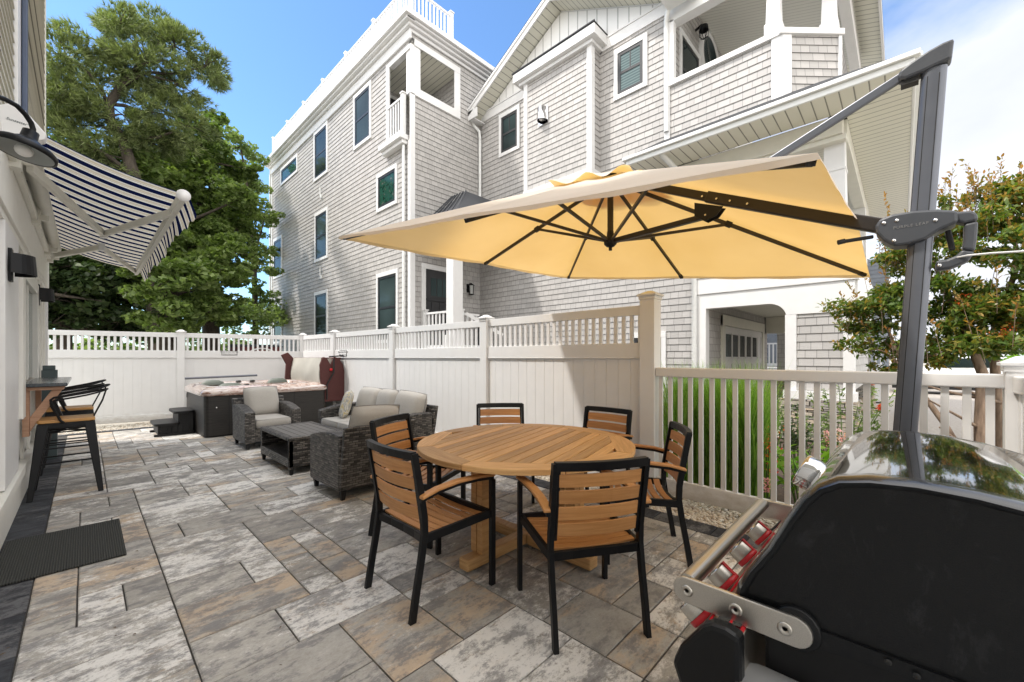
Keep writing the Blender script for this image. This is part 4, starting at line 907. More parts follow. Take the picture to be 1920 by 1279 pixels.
# entry porch in the corner
m = MB(); m.box(6.1, 8.25, 7.4, YC, 1.42, 1.52); m.box(6.14, 8.2, 7.44, YC - .02, 0, 1.42); m.build('entry_deck', trim, gh)
m = MB(); m.box(6.16, 6.46, 7.86, 8.14, 1.52, 4.45); m.box(6.13, 6.49, 7.83, 8.17, 1.52, 1.9); m.build('entry_post', trim, gh, .006)
m = MB(); m.box(5.95, 8.25, 7.6, YC, 4.42, 4.6); m.build('entry_ceiling', trim, gh)
m = MB(); m.add([(5.9, 7.5, 4.6), (8.25, 7.5, 4.6), (8.25, YC, 4.6), (5.9, YC, 4.6), (7.12, 8.55, 5.86), (7.3, YC, 5.86), (8.25, 8.55, 5.86)], [(0, 1, 6, 4), (0, 4, 5, 3)]); m.add([(7.12, 8.55, 5.86), (7.3, YC, 5.86), (8.25, YC, 5.3), (8.25, 8.2, 5.3)], [(0, 1, 2, 3)])
for k in range(6): m.beam((5.95 + k * .0, 7.6 + k * .3, 4.63), (7.1, 8.5 + k * .12, 5.86), .02, .03)
m.build('entry_roof', greyplastic, gh)
m = MB(); m.bf(FSc, 6.16, 6.28, 1.52, 3.72, 0, .05); m.bf(FSc, 7.24, 7.36, 1.52, 3.72, 0, .05); m.bf(FSc, 6.16, 7.36, 3.72, 3.85, 0, .055); ed = m.build('entry_door', trim, gh, .003)
m = MB(); m.bf(FSc, 6.28, 7.24, 1.52, 3.72, .0, .016); m.bf(FSc, 6.3, 7.22, 2.88, 2.94, .016, .05); m.bf(FSc, 6.48, 6.55, 1.6, 2.85, .016, .028); m.bf(FSc, 6.74, 6.8, 1.6, 2.85, .016, .028); m.bf(FSc, 6.98, 7.04, 1.6, 2.85, .016, .028); m.build('leaf', sash, ed)
m = MB()
for x in (6.46, 6.66, 6.86): m.bf(FSc, x, x + .17, 3.02, 3.5, .016, .022)
m.build('pane', glass, ed)
rr = MB(); post = MB(); rail_run(rr, post, FS(8.0), 6.5, 7.1, 1.52, .95, posts=[6.52]); F_, L_ = line_F(6.3, 8.2, 6.2, 9.15); rail_run(rr, post, F_, 0, L_, 1.52, 1.0, posts=[L_ - .05]); rr.build('entry_railing', vinyl, gh); build_each(post, 'railing_post', vinyl, gh, per=2)
m = MB(); m.beam((6.6, 7.9, 2.45), (7.2, 7.2, 1.9), .06, .08); m.build('stair_rail', vinyl, gh)
# wall lantern
m = MB(); L0 = Vector((7.78, YC - .16, 3.36)); m.box(7.72, 7.84, YC - .03, YC - .001, 3.25, 3.5); m.tube([(7.78, YC - .02, 3.42), (7.78, YC - .1, 3.52), (7.78, YC - .16, 3.5)], .014, 6)
m.lathe([(.0, .16), (.03, .13), (.09, .09), (.1, .08)], 8, Matrix.Translation(L0)); m.lathe([(.0, -.2), (.06, -.19), (.075, -.17)], 8, Matrix.Translation(L0))
for k in range(4): a = k * math.pi / 2; m.beam(L0 + Vector((.09 * math.cos(a), .09 * math.sin(a), .08)), L0 + Vector((.07 * math.cos(a), .07 * math.sin(a), -.18)), .012, .012)
wl = m.build('wall_lantern', blackmetal, gh)
m = MB(); m.lathe([(.08, .08), (.062, -.17)], 8, Matrix.Translation(L0)); m.build('lantern_glass', plain('lantern glass', (.35, .36, .35), .1, bs=0), wl)
m = MB(); m.box(7.85, 8.1, 8.6, 8.9, 1.52, 2.55); m.build('entry_cabinet', sash, gh)

# ------------------------------------------------------------------ background pieces beyond the yard
nb = empty('neighbour_house', (26, 5, 0), 0, 'pale distant house seen between the grey house and the myrtle', 'house')
m = MB(); m.box(22, 30, 1.3, 6, -.05, 5.2); m.build('wall', creamtrim, nb)
m = MB(); m.hexa([(21.6, .9, 5.2), (30.4, .9, 5.2), (30.4, 6.4, 5.2), (21.6, 6.4, 5.2), (21.6, 3.4, 7.2), (30.4, 3.4, 7.2), (30.4, 3.9, 7.2), (21.6, 3.9, 7.2)]); m.build('roof', roofmat, nb)
window(nb, FW(22), 1.9, 2.9, 2.6, 4.0); window(nb, FW(22), 1.7, 2.6, .6, 1.7)
n2 = empty('neighbour_house', (16, 2, 0), 0, 'blue grey sided house with white balcony rail seen through the arch', 'house')
m = MB(); siding_rect(m, FW(17.5), .3, 5.5, 1.0, 4.5); m.build('wall', plain('blue grey siding', (.16, .18, .21), .6), n2)
rr = MB(); post = MB(); rail_run(rr, post, FW(16.5), .4, 4.5, 1.0, .85, posts=[2.55]); rr.build('balcony_railing', vinyl, n2); build_each(post, 'railing_post', vinyl, n2, per=2)
m = MB(); m.box(16.3, 17.5, .2, 5, .75, .98); m.box(16.6, 17.5, .3, 5, 0, .75); m.build('deck_fascia', trim, n2)
m = MB(); m.bf(FW(17.5), 2.9, 3.1, 1, 3.4, 0.01, .06); m.build('corner_board', trim, n2)
sh = empty('maroon_shed', (4.1, 15.5, 0), 0, 'low maroon shed with white arched trim glimpsed between the back fence pickets', 'shed')
m = MB(); m.box(3.55, 4.7, 15.5, 17.5, 0, 1.7); m.build('wall', maroon, sh)
m = MB(); m.hexa([(3.45, 15.4, 1.7), (4.8, 15.4, 1.7), (4.8, 17.6, 1.7), (3.45, 17.6, 1.7), (3.45, 16.4, 1.8), (4.8, 16.4, 1.8), (4.8, 16.6, 1.8), (3.45, 16.6, 1.8)]); m.build('roof', roofmat, sh)
m = MB(); m.tube([(3.6 + .04 * k, 15.46, 1.45 + .2 * math.sin(k / 24 * math.pi)) for k in range(25)], .03, 6); m.build('arched_trim', trim, sh)
# parked car far beyond the low fence
car = empty('parked_car', (21.9, -1.6, 0), 0, 'white parked car across the road beyond the low fence', 'car')
Fc = lambda u, v, w: (22.0 + w * .8, -1.6 - u * .9, v - .05)
m = MB(); m.prism([(-2.2, .3), (-2.2, .75), (-1.9, .95), (-.9, 1.0), (-.3, 1.42), (1.0, 1.45), (1.7, 1.02), (2.2, .95), (2.25, .3)], Fc, 0, 2.2); m.build('body', carwhite, car, .06)
m = MB(); m.prism([(-.75, 1.02), (-.28, 1.36), (.95, 1.38), (1.5, 1.03)], Fc, -.02, 2.22); m.build('windows', glass, car)
m = MB()
for u in (-1.45, 1.4): m.lathe([(0, -.12), (.2, -.12), (.33, -.1), (.34, .1)], 18, Matrix.Translation(Fc(u, .34, 0)) @ Matrix.Rotation(R(90), 4, 'Y')); w_ = m.build('wheel', rubber, car); m = MB()
m.bf(Fc, -2.1, 2.1, .2, .34, .02, 2.1); m.build('sill', blackplastic, car)

# ------------------------------------------------------------------ dining table
tb = empty('dining_table', (2.205, 1.975, 0), R(13.7), 'round slatted teak dining table on crossed pedestal base under the parasol', 'table')
RT, ZT = .765, .745
m = MB()
nseg = 8; ri = .625     # eight ring boards around an octagon field
for k in range(nseg):
    a0 = 2 * math.pi * (k - .5) / nseg + .39; a1 = a0 + 2 * math.pi / nseg; e = .0025
    def ring(r_, a): return (r_ * math.cos(a), r_ * math.sin(a))
    outer = [ring(RT, a0 + e / RT + (a1 - a0 - 2 * e / RT) * j / 12) for j in range(13)]
    ic = ri / math.cos(math.pi / nseg) * .985; inner = [ring(ic, a1 - e / ic), ring(ic, a0 + e / ic)]
    poly = outer + inner; n = len(poly); am = (a0 + a1) / 2
    tu = lambda x, y: (-x * math.sin(am) + y * math.cos(am) + k * 3, x * math.cos(am) + y * math.sin(am))
    vs = [(x, y, ZT - .034) for x, y in poly] + [(x, y, ZT) for x, y in poly]
    fs = [tuple(range(n))[::-1], tuple(range(n, 2 * n))] + [(i, (i + 1) % n, n + (i + 1) % n, n + i) for i in range(n)]
    us = [[tu(*poly[i % n]) for i in f] if len(f) > 4 else [(tu(*poly[i % n])[0], ZT if i >= n else ZT - .034) for i in f] for f in fs[:2]] + [[(tu(*poly[i % n])[0], .0 if i >= n else .034) for i in f] for f in fs[2:]]
    m.add(vs, fs, False, us)
m.build('edge_ring', teak, tb, .004, local=True)
m = MB(); ap = ri - .004; wdt = .0705; nsl = 16
for k in range(nsl):
    yc = (k - (nsl - 1) / 2) * .0785; 
    def halfw(y):
        # octagon field half width (vertices at ring joints)
        y = abs(y); best = 1e9
        for j in range(8):
            am = 2 * math.pi * j / 8 + .39; nx_, ny_ = math.cos(am), math.sin(am)
            for sy in (1, -1):
                if abs(nx_) > .05: 
                    v = (ap - ny_ * sy * y) / abs(nx_)
                    if nx_ > 0: best = min(best, v)
        return best
    def xr(y, sgn):
        best = 1e9
        for j in range(8):
            am = 2 * math.pi * j / 8 + .39; nx_, ny_ = math.cos(am) * sgn, math.sin(am)
            if nx_ > .05: best = min(best, (ap - ny_ * y) / nx_)
        return best * sgn
    ya, yb = yc - wdt / 2, yc + wdt / 2
    lim = max(abs(ya), abs(yb))
    if lim > ap / math.cos(math.pi / 8) - .02: continue
    p = [(xr(ya, -1), ya), (xr(ya, 1), ya), (xr(yb, 1), yb), (xr(yb, -1), yb)]
    if p[1][0] - p[0][0] < .1 or p[2][0] - p[3][0] < .05: continue
    z0, z1 = ZT - .026, ZT - .001
    m.hexa([(x, y, z0) for x, y in p] + [(x, y, z1) for x, y in p])
m.build('slats', teak, tb, .003, local=True)
m = MB()
m.beam((-.6, 0, ZT - .085), (.6, 0, ZT - .085), .07, .05); m.beam((0, -.6, ZT - .085), (0, .6, ZT - .085), .07, .05)
m.build('underframe', teak, tb, local=True)
ra = R(-13.7)
for k in range(4):
    a = ra + k * math.pi / 2; c, s_ = math.cos(a), math.sin(a); Mk = Matrix.Rotation(a, 4, 'Z')
    m = MB(); m.box(.40, .47, -.055, -.003, .095, ZT - .05, Mk); m.box(.40, .47, .003, .055, .095, ZT - .05, Mk); o = MB()
    m.build('pedestal_leg', wood_mat('oiled teak upright', (.36, .18, .06), (.50, .27, .10), (.62, .37, .16), .5, .1) if k == 0 else MATS['oiled teak upright'], tb, .004, local=True)
    m = MB(); m.box(.0 if k % 2 == 0 else .05, .58, -.045, .045, .02, .095, Mk); m.build('foot_beam', teak, tb, .012, local=True)
# ------------------------------------------------------------------ armchairs round the table
def dining_chair(loc, rz, label):
    r_ = empty('dining_chair', loc, rz, label, 'chair', 'black framed teak slat armchairs round the table')
    for s_ in (-1, 1):
        xb = .235 * s_; xf = .268 * s_
        pts = [(xb, -.285, .0), (xb, -.262, .14), (xb, -.232, .30), (xb, -.212, .43), (xb, -.215, .52), (xb, -.238, .66), (xb, -.275, .86)]
        m = MB()
        for a, b in zip(pts, pts[1:]): 
            pass
        w, d = .0125, .018; vs = []
        for x, y, z in pts: vs += [(x - w, y - d, z), (x + w, y - d, z), (x + w, y + d, z), (x - w, y + d, z)]
        n = len(pts); fs = [(0, 3, 2, 1), (4 * n - 4, 4 * n - 3, 4 * n - 2, 4 * n - 1)]
        for i in range(n - 1):
            for j in range(4): fs.append((4 * i + j, 4 * i + (j + 1) % 4, 4 * i + 4 + (j + 1) % 4, 4 * i + 4 + j))
        m.add(vs, fs); m.build('leg', blackmetal, r_, .002, local=True)
        m = MB(); m.box(xf - .0125, xf + .0125, .225, .26, 0, .625); m.build('leg', blackmetal, r_, .002, local=True)
        # arm
        ap_ = [(xb + .022 * s_, -.25, .628), (xb + .024 * s_, -.15, .652), (xb + .028 * s_, -.02, .664), (xf, .12, .662), (xf, .25, .648)]
        m = MB()
        for a, b in zip(ap_, ap_[1:]): pass
        vs = []
        for x, y, z in ap_: vs += [(x - .01, y, z - .022), (x + .01, y, z - .022), (x + .01, y, z - .004), (x - .01, y, z - .004)]
        n = len(ap_); fs = [(0, 1, 2, 3), (4 * n - 4, 4 * n - 1, 4 * n - 2, 4 * n - 3)] + [(4 * i + j, 4 * i + 4 + j, 4 * i + 4 + (j + 1) % 4, 4 * i + (j + 1) % 4) for i in range(n - 1) for j in range(4)]
        m.add(vs, fs); ar = m.build('arm_rail', blackmetal, r_, .002, local=True)
        m = MB(); vs = []; us = []
        for x, y, z in ap_: vs += [(x - .023, y, z - .003), (x + .023, y, z - .003), (x + .023, y, z + .014), (x - .023, y, z + .014)]
        fs = [(0, 1, 2, 3), (4 * n - 4, 4 * n - 1, 4 * n - 2, 4 * n - 3)] + [(4 * i + j, 4 * i + 4 + j, 4 * i + 4 + (j + 1) % 4, 4 * i + (j + 1) % 4) for i in range(n - 1) for j in range(4)]
        for f in fs: us.append([(vs[q][1], vs[q][0] * .7 + vs[q][2] * .7) for q in f])
        m.add(vs, fs, False, us); m.build('armrest', chairwood, r_, .005, local=True)
    # seat frame
    m = MB()
    for s_ in (-1, 1): m.beam((.235 * s_, -.21, .405), (.262 * s_, .235, .425), .022, .045)
    m.beam((-.25, .23, .425), (.25, .23, .425), .022, .04)
    bp = [(-.225, -.215, .405), (-.12, -.19, .392), (0, -.182, .388), (.12, -.19, .392), (.225, -.215, .405)]
    for a, b in zip(bp, bp[1:]): m.beam(a, b, .022, .042)
    m.build('seat_frame', blackmetal, r_, .002, local=True)
    # dished seat slats, side to side
    m = MB(); nk = 7
    for k in range(nk):
        y0 = -.18 + k * .0575; y1 = y0 + .0435; vs = []
        zc = .432 - .012 * math.sin(math.pi * (k + .5) / nk)
        for i in range(7):
            x = -.235 + .47 * i / 6; z = zc - .016 * (1 - ((i - 3) / 3) ** 2); c = -.012 * (1 - ((i - 3) / 3) ** 2)
            vs += [(x, y0 - c, z - .012), (x, y1 - c, z - .012), (x, y1 - c, z), (x, y0 - c, z)]
        fs = [(0, 3, 2, 1), (24, 25, 26, 27)] + [(4 * i + j, 4 * i + (j + 1) % 4, 4 * i + 4 + (j + 1) % 4, 4 * i + 4 + j) for i in range(6) for j in range(4)]
        m.add(vs, fs)
    m.build('seat', chairwood, r_, .002, local=True)
    # back: curved top rail, lower rail and four slats
    def bowed(z, zt, dpt, thick, x0=.222, mat=None, nm=''):
        mb_ = MB(); vs = []
        for i in range(9):
            x = -x0 + 2 * x0 * i / 8; q = -dpt * (1 - ((i - 4) / 4) ** 2)
            yb_ = lambda zz_: -.215 - max(0, (zz_ - .5)) * .17 + q
            vs += [(x, yb_(z) - thick / 2, z), (x, yb_(z) + thick / 2, z), (x, yb_(zt) + thick / 2, zt), (x, yb_(zt) - thick / 2, zt)]
        fs = [(0, 1, 2, 3), (32, 35, 34, 33)] + [(4 * i + j, 4 * i + 4 + j, 4 * i + 4 + (j + 1) % 4, 4 * i + (j + 1) % 4) for i in range(8) for j in range(4)]
        return vs, fs
    m = MB(); vs, fs = bowed(.825, .868, .028, .034, .236); m.add(vs, fs); m.build('top_rail', blackmetal, r_, .002, local=True)
    m = MB()
    for k in range(4): vs, fs = bowed(.50 + k * .081, .565 + k * .081, .026, .012, .212); m.add(vs, fs)
    m.build('backrest', chairwood, r_, .002, local=True)
    m = MB()
    for s_ in (-1, 1): m.beam((.213 * s_, -.215, .48), (.213 * s_, -.272, .84), .014, .012)
    build_each(m, 'back_bracket', blackmetal, r_, local=True)
    return r_
dining_chair((1.43, 2.03, 0), R(-90), 'teak slat armchair at the left of the table, nearest the camera on that side')
dining_chair((1.84, 1.258, 0), R(-32.9), 'teak slat armchair nearest the camera with its back turned, in front of the table')
dining_chair((2.715, 1.348, 0), R(34.8), 'teak slat armchair at right of the table beside the low picket fence')
dining_chair((3.17, 2.03, 0), R(90), 'teak slat armchair behind the table at right, before the tall fence post')
dining_chair((2.82, 2.83, 0), R(139.5), 'teak slat armchair directly behind the table against the white fence')
dining_chair((1.827, 2.746, 0), R(-155.4), 'teak slat armchair behind left between the table and wicker armchair')

# ------------------------------------------------------------------ cantilever parasol
um = empty('cantilever_parasol', (2.89, .02, 0), 0, 'large square cantilever parasol with cream canopy and dark mast leaning by the grill', 'parasol')
Lc, Bc, Rc, Tc = Vector((1.365, 3.16, 2.29)), Vector((4.41, 3.19, 2.41)), Vector((4.41, .20, 2.03)), Vector((1.367, .163, 1.90))
ctr = (Lc + Bc + Rc + Tc) / 4; nrm = (Bc - Lc).cross(Tc - Lc).normalized(); nrm = nrm if nrm.z > 0 else -nrm
apex = ctr + Vector((0, 0, .655)); APW = ctr + Vector((0, .0, .69))
ex = (Bc - Lc) / 2; ey = (Lc - Tc) / 2
def cpt(u, v, lift=0):     # u,v in [-1,1], canopy surface
    r_ = max(abs(u), abs(v)); base = ctr + ex * u + ey * v
    h = .655 * (1 - r_) 
    # panels sag slightly between ribs
    ang = math.atan2(v, u); sagp = abs(math.sin(4 * ang))
    if v < 0 and abs(v) >= abs(u): h += .15 * (1 - abs(u / v)) * abs(v)
    return base + Vector((0, 0, h + lift - .035 * sagp * r_ * (1.15 - r_) * 2))
def panel_grid(m, r0, r1, nr, na, lift=0, scal=None):
    vs = []; fs = []
    for i in range(nr + 1):
        r_ = r0 + (r1 - r0) * i / nr
        for j in range(na):
            t = j / na * 4; k = int(t); q = t - k
            p = [(-1, -1 + 2 * q), (-1 + 2 * q, 1), (1, 1 - 2 * q), (1 - 2 * q, -1)][k]
            l_ = lift + (scal(i / nr, j / na) if scal else 0)
            vs.append(cpt(p[0] * r_, p[1] * r_, l_))
    for i in range(nr):
        for j in range(na): fs.append((i * na + j, i * na + (j + 1) % na, (i + 1) * na + (j + 1) % na, (i + 1) * na + j))
    m.add(vs, fs, True)
m = MB(); panel_grid(m, .13, 1.0, 14, 96); 
# turned-down hem
vs = []; na = 96
for j in range(na):
    t = j / na * 4; k = int(t); q = t - k; p = [(-1, -1 + 2 * q), (-1 + 2 * q, 1), (1, 1 - 2 * q), (1 - 2 * q, -1)][k]
    a = cpt(p[0], p[1]); vs += [a, a + Vector((p[0] * .006, p[1] * .006, -.022 - .004 * math.sin(j * 1.7)))]
m.add(vs, [(2 * j, 2 * ((j + 1) % na), 2 * ((j + 1) % na) + 1, 2 * j + 1) for j in range(na)], True)
m.build('canopy', canopy_m, um)
m = MB(); panel_grid(m, .0, .235, 7, 96, .018, lambda i, j: .022 * i * i * (1 + math.sin(j * 2 * math.pi * 9 + math.sin(j * 12))) - .0); m.build('vent_tier', canopy_m, um)
hub = Vector((ctr.x, ctr.y, 2.27))
def rib(a, b, nm='rib', w=.018, h=.028):
    mm = MB(); mm.beam(a, b, w, h); return mm.build(nm, bronze, um, .002)
apx = ctr + Vector((0, 0, .60))
ends = {'L': Lc, 'B': Bc, 'R': Rc, 'T': Tc, 'LB': (Lc + Bc) / 2, 'BR': (Bc + Rc) / 2, 'TL': (Tc + Lc) / 2}
for k, e in ends.items():
    a = apx.copy(); b = e + Vector((0, 0, -.02)); b = b + (a - b) * (.012 if len(k) == 1 else .015)
    a2 = a + (b - a) * .03
    if len(k) == 2: b = b + Vector((0, 0, -.012))
    rb = rib(a2, b)
    q = a2 + (b - a2) * (.44 if len(k) == 1 else .5)
    st = MB(); st.beam(hub + (q - hub) * .04, q, .018, .022); st.build('strut', bronze, rb, .002)
    st = MB(); st.beam(q - (b - a).normalized() * .025, q + (b - a).normalized() * .025, .03, .04); st.beam(b - (b - a).normalized() * .05, b, .03, .024); build_each(st, 'joint', blackplastic, rb)
m = MB(); m.tube([hub + Vector((0, 0, -.02)), apx + Vector((0, 0, .03))], .024, 12); m.build('centre_post', bronze, um)
m = MB(); m.lathe([(0, -.045), (.03, -.04), (.05, -.02), (.052, .015), (.03, .035), (.026, .08), (0, .08)], 20, Matrix.Translation(hub)); m.tube([hub + Vector((0, 0, -.07)), hub + Vector((0, 0, -.04))], .014, 8); m.lathe([(0, 0), (.07, 0), (.07, .03), (0, .03)], 16, Matrix.Translation(apx)); m.build('hub', blackplastic, um)
X0m = 2.89
m = MB(); m.beam((X0m, .05, 2.025), (X0m, .95, 2.43), .046, .074); m.build('arm_outer_tube', bronze, um, .008)
m = MB(); m.beam((X0m, .88, 2.395), (X0m, 1.64, 2.755), .038, .056); m.build('arm', bronze, um, .006)
m = MB()
for s_ in (-1, 1): m.prism([(.84, 2.33), (1.02, 2.40), (1.02, 2.31), (.95, 2.26), (.88, 2.28)], lambda u, v, w, s_=s_: (X0m + s_ * .028 + w, u, v), -.003, .003)
m.build('arm_bracket', blackplastic, um)
m = MB(); m.beam((X0m, .95, 2.30), hub + Vector((0, -.03, 0)), .04, .035); m.build('runner_strut', bronze, um, .004)
m = MB()
for (y, z) in ((.88, 2.39), (.97, 2.43), (.80, 2.355), (.70, 2.31), (.95, 2.30)): m.tube([(X0m - .033, y, z), (X0m - .029, y, z)], .007, 8)
build_each(m, 'bolt', screw, um)
m = MB(); m.beam((X0m, -.01, 2.79), (X0m, .86, 2.43), .026, .045, (0, 0, 1)); m.build('upper_strut', greymetal, um, .006)
# mast: ribbed oval tube leaning slightly
def mast_y(z): return .045 - .0575 * z
m = MB(); vs = []; seg = 28; zs_ = (.14, 2.765)
for z in zs_:
    for k in range(seg):
        a = 2 * math.pi * k / seg; ca, sa = math.cos(a), math.sin(a); rr_ = 1 - .03 * (1 if (k % 7 == 3) else 0)
        vs.append((X0m + .032 * abs(ca) ** .8 * (1 if ca > 0 else -1) * rr_, mast_y(z) + .046 * abs(sa) ** .8 * (1 if sa > 0 else -1) * rr_, z))
m.add(vs, [(k, (k + 1) % seg, seg + (k + 1) % seg, seg + k) for k in range(seg)], True); m.add(vs[seg:], [tuple(range(seg))]); m.build('mast', greymetal, um)
m = MB()
for a in (1.9, 3.5, 2.75): m.beam((X0m + .0317 * abs(math.cos(a)) ** .8 * (1 if math.cos(a) > 0 else -1), mast_y(.14) + .0457 * abs(math.sin(a)) ** .8 * (1 if math.sin(a) > 0 else -1), .14), (X0m + .0317 * abs(math.cos(a)) ** .8 * (1 if math.cos(a) > 0 else -1), mast_y(2.73) + .0457 * abs(math.sin(a)) ** .8 * (1 if math.sin(a) > 0 else -1), 2.73), .003, .003)
m.build('mast_seams', rubber, um)
m = MB(); FX = lambda u, v, w: (X0m + w, u, v)
m.prism([(-.172, 2.775), (-.180, 2.868), (-.14, 2.866), (-.09, 2.852), (-.03, 2.825), (.012, 2.80), (.018, 2.765), (-.012, 2.752), (-.07, 2.758)], FX, -.042, .042); m.build('mast_head', greyplastic, um, .012)
m = MB(); m.box(X0m - .026, X0m + .026, -.06, .005, 2.73, 2.76); m.build('head_block', rubber, um)
# sliding clamp with handle
m = MB(); body = [(.115, 2.04), (.095, 2.075), (.04, 2.095), (-.06, 2.09), (-.16, 2.07), (-.255, 2.04), (-.265, 2.02), (-.262, 1.86), (-.235, 1.79), (-.19, 1.77), (-.125, 1.755), (-.118, 1.79), (-.165, 1.812), (-.195, 1.84), (-.205, 1.89), (-.21, 1.945), (-.195, 1.97), (-.155, 1.965), (-.10, 1.93), (-.02, 1.915), (.045, 1.915), (.085, 1.955)]
# body and handle built from two rounded outlines butted together
b1 = [(.102, 2.03), (.085, 2.062), (.04, 2.076), (-.04, 2.076), (-.12, 2.062), (-.19, 2.040), (-.19, 1.985), (-.13, 1.96), (-.08, 1.925), (-.02, 1.912), (.03, 1.912), (.07, 1.95), (.098, 1.995)]
m.prism(b1, FX, -.062, .062); bd = m.build('clamp_body', greyplastic, um, .012)
m = MB(); m.prism([(-.165, 2.045), (-.235, 2.035), (-.252, 2.02), (-.256, 1.985), (-.212, 1.98), (-.188, 1.992), (-.165, 1.99)], FX, -.034, .034)
m.prism([(-.256, 1.984), (-.212, 1.979), (-.210, 1.90), (-.205, 1.86), (-.246, 1.845), (-.252, 1.90)], FX, -.030, .030)
m.prism([(-.246, 1.844), (-.205, 1.859), (-.185, 1.835), (-.155, 1.822), (-.118, 1.82), (-.118, 1.772), (-.17, 1.775), (-.225, 1.80)], FX, -.027, .027); m.build('clamp_handle', greyplastic, um, .011)
m = MB(); m.beam((X0m - .0, -.16, 1.965), (X0m, -.175, 1.865), .022, .022); m.build('release_lever', blackplastic, um, .006)
m = MB(); m.beam((X0m - .02, .11, 1.985), (X0m - .06, .23, 1.975), .018, .018); m.tube([(X0m - .055, .225, 1.978), (X0m - .07, .25, 1.972)], .014, 8); m.build('crank_stub', blackplastic, um, .004)
m = MB()
for (y, z) in ((.068, 2.038), (.02, 2.04), (-.115, 2.01), (.03, 1.94), (-.13, 1.795)): m.lathe([(0, .0), (.006, .0), (.0085, -.004), (.0085, -.007)][::-1] if 0 else [(0, .005), (.008, .004), (.009, 0)], 12, Matrix.Translation((X0m - (.062 if z > 1.8 else .03), y, z)) @ Matrix.Rotation(R(-90), 4, 'Y'))
build_each(m, 'screw', screw, um)
Mt = Matrix(((0, 0, -1, X0m - .0633), (-1, 0, 0, -.03), (0, 1, 0, 2.003), (0, 0, 0, 1)))
text_obj('lettering', 'PURPLE LEAF', .019, plain('worn silver lettering', (.22, .22, .22), .5, bs=0), Mt, um, .0006, spacing=1.18)
m = MB(); m.box(2.45, 3.33, -.42, .46, 0, .02); m.box(X0m - .1, X0m + .1, -.06, .14, .02, .15); m.build('base_plate', greymetal, um, .01)
# white cable tie looped on the handle
m = MB(); m.tube([(X0m - .02, -.19, 1.825), (X0m - .045, -.22, 1.825), (X0m - .05, -.29, 1.822), (X0m - .045, -.42, 1.812), (X0m - .05, -.50, 1.80)], .0075, 8, flat=.6)
tag(m.build('cable_tie', vinyl, None), 'white cable tie sticking out from the parasol handle', 'cable tie')

# ------------------------------------------------------------------ wicker furniture
def pillow(m, c, w, h, t, M=None, puff=1.0, nu=12, nv=12):
    """cushion centred at c, w along x, h along z, t thickness along y, edges pinched"""
    vs = []; fs = []
    for side in (-1, 1):
        for i in range(nu + 1):
            for j in range(nv + 1):
                u = -1 + 2 * i / nu; v = -1 + 2 * j / nv
                e = max(abs(u), abs(v)); d = (max(0, 1 - u ** 4) * max(0, 1 - v ** 4)) ** .42
                cu = u * (1 - .03 * v * v * puff); cv = v * (1 - .03 * u * u * puff)
                p = Vector((cu * w / 2, side * t / 2 * d, cv * h / 2)); vs.append((M @ p if M is not None else p) + Vector(c))
    st = (nu + 1) * (nv + 1)
    for sd in (0, 1):
        for i in range(nu):
            for j in range(nv):
                a = sd * st + i * (nv + 1) + j; q = (a, a + nv + 1, a + nv + 2, a + 1); fs.append(q if sd else q[::-1])
    m.add(vs, fs, True); return m
def softbox(m, x0, x1, y0, y1, z0, z1, r_=.03, M=None, crown=.012):
    nx_, ny_ = 10, 10; vs = []; fs = []
    for (z, ins) in ((z0, r_), (z0 + r_ * .5, r_ * .25), ((z0 + z1) / 2, 0), (z1 - r_ * .5, r_ * .25), (z1, r_)):
        for k in range(32):
            t = k / 32 * 4; s_ = int(t); q = t - s_; c = [(q, 0), (1, q), (1 - q, 1), (0, 1 - q)][s_]
            x = x0 + ins + (x1 - x0 - 2 * ins) * c[0]; y = y0 + ins + (y1 - y0 - 2 * ins) * c[1]; vs.append((x, y, z))
    for i in range(4):
        for k in range(32): fs.append((i * 32 + k, i * 32 + (k + 1) % 32, (i + 1) * 32 + (k + 1) % 32, (i + 1) * 32 + k))
    if M is not None: vs = [M @ Vector(v) for v in vs]
    m.add(vs, fs, True)
    N_ = 8; g = [];
    for i in range(N_ + 1):
        for j in range(N_ + 1):
            u, v = i / N_, j / N_; z = z1 + crown * (math.sin(math.pi * u) * math.sin(math.pi * v)) ** .6 if 0 < i < N_ and 0 < j < N_ else z1
            p = Vector((x0 + r_ + (x1 - x0 - 2 * r_) * u, y0 + r_ + (y1 - y0 - 2 * r_) * v, z)); g.append(M @ p if M is not None else p)
    m.add(g, [(i * (N_ + 1) + j, (i + 1) * (N_ + 1) + j, (i + 1) * (N_ + 1) + j + 1, i * (N_ + 1) + j + 1) for i in range(N_) for j in range(N_)], True)
    return m
def arm_block(m, x0, x1, yb, yf, z0=.09, zt=.62):
    # side profile with an arched top that dips towards the front (yf)
    pr = [(yb, z0), (yf, z0), (yf, zt - .075)]; n = 8
    for k in range(1, n + 1): t = k / n; pr.append((yf + (yb - yf) * t * .75, zt - .075 + .075 * math.sin(t * math.pi / 2)))
    pr.append((yb, zt - .005))
    m.prism(pr, lambda u, v, w: (w, u, v), x0, x1)
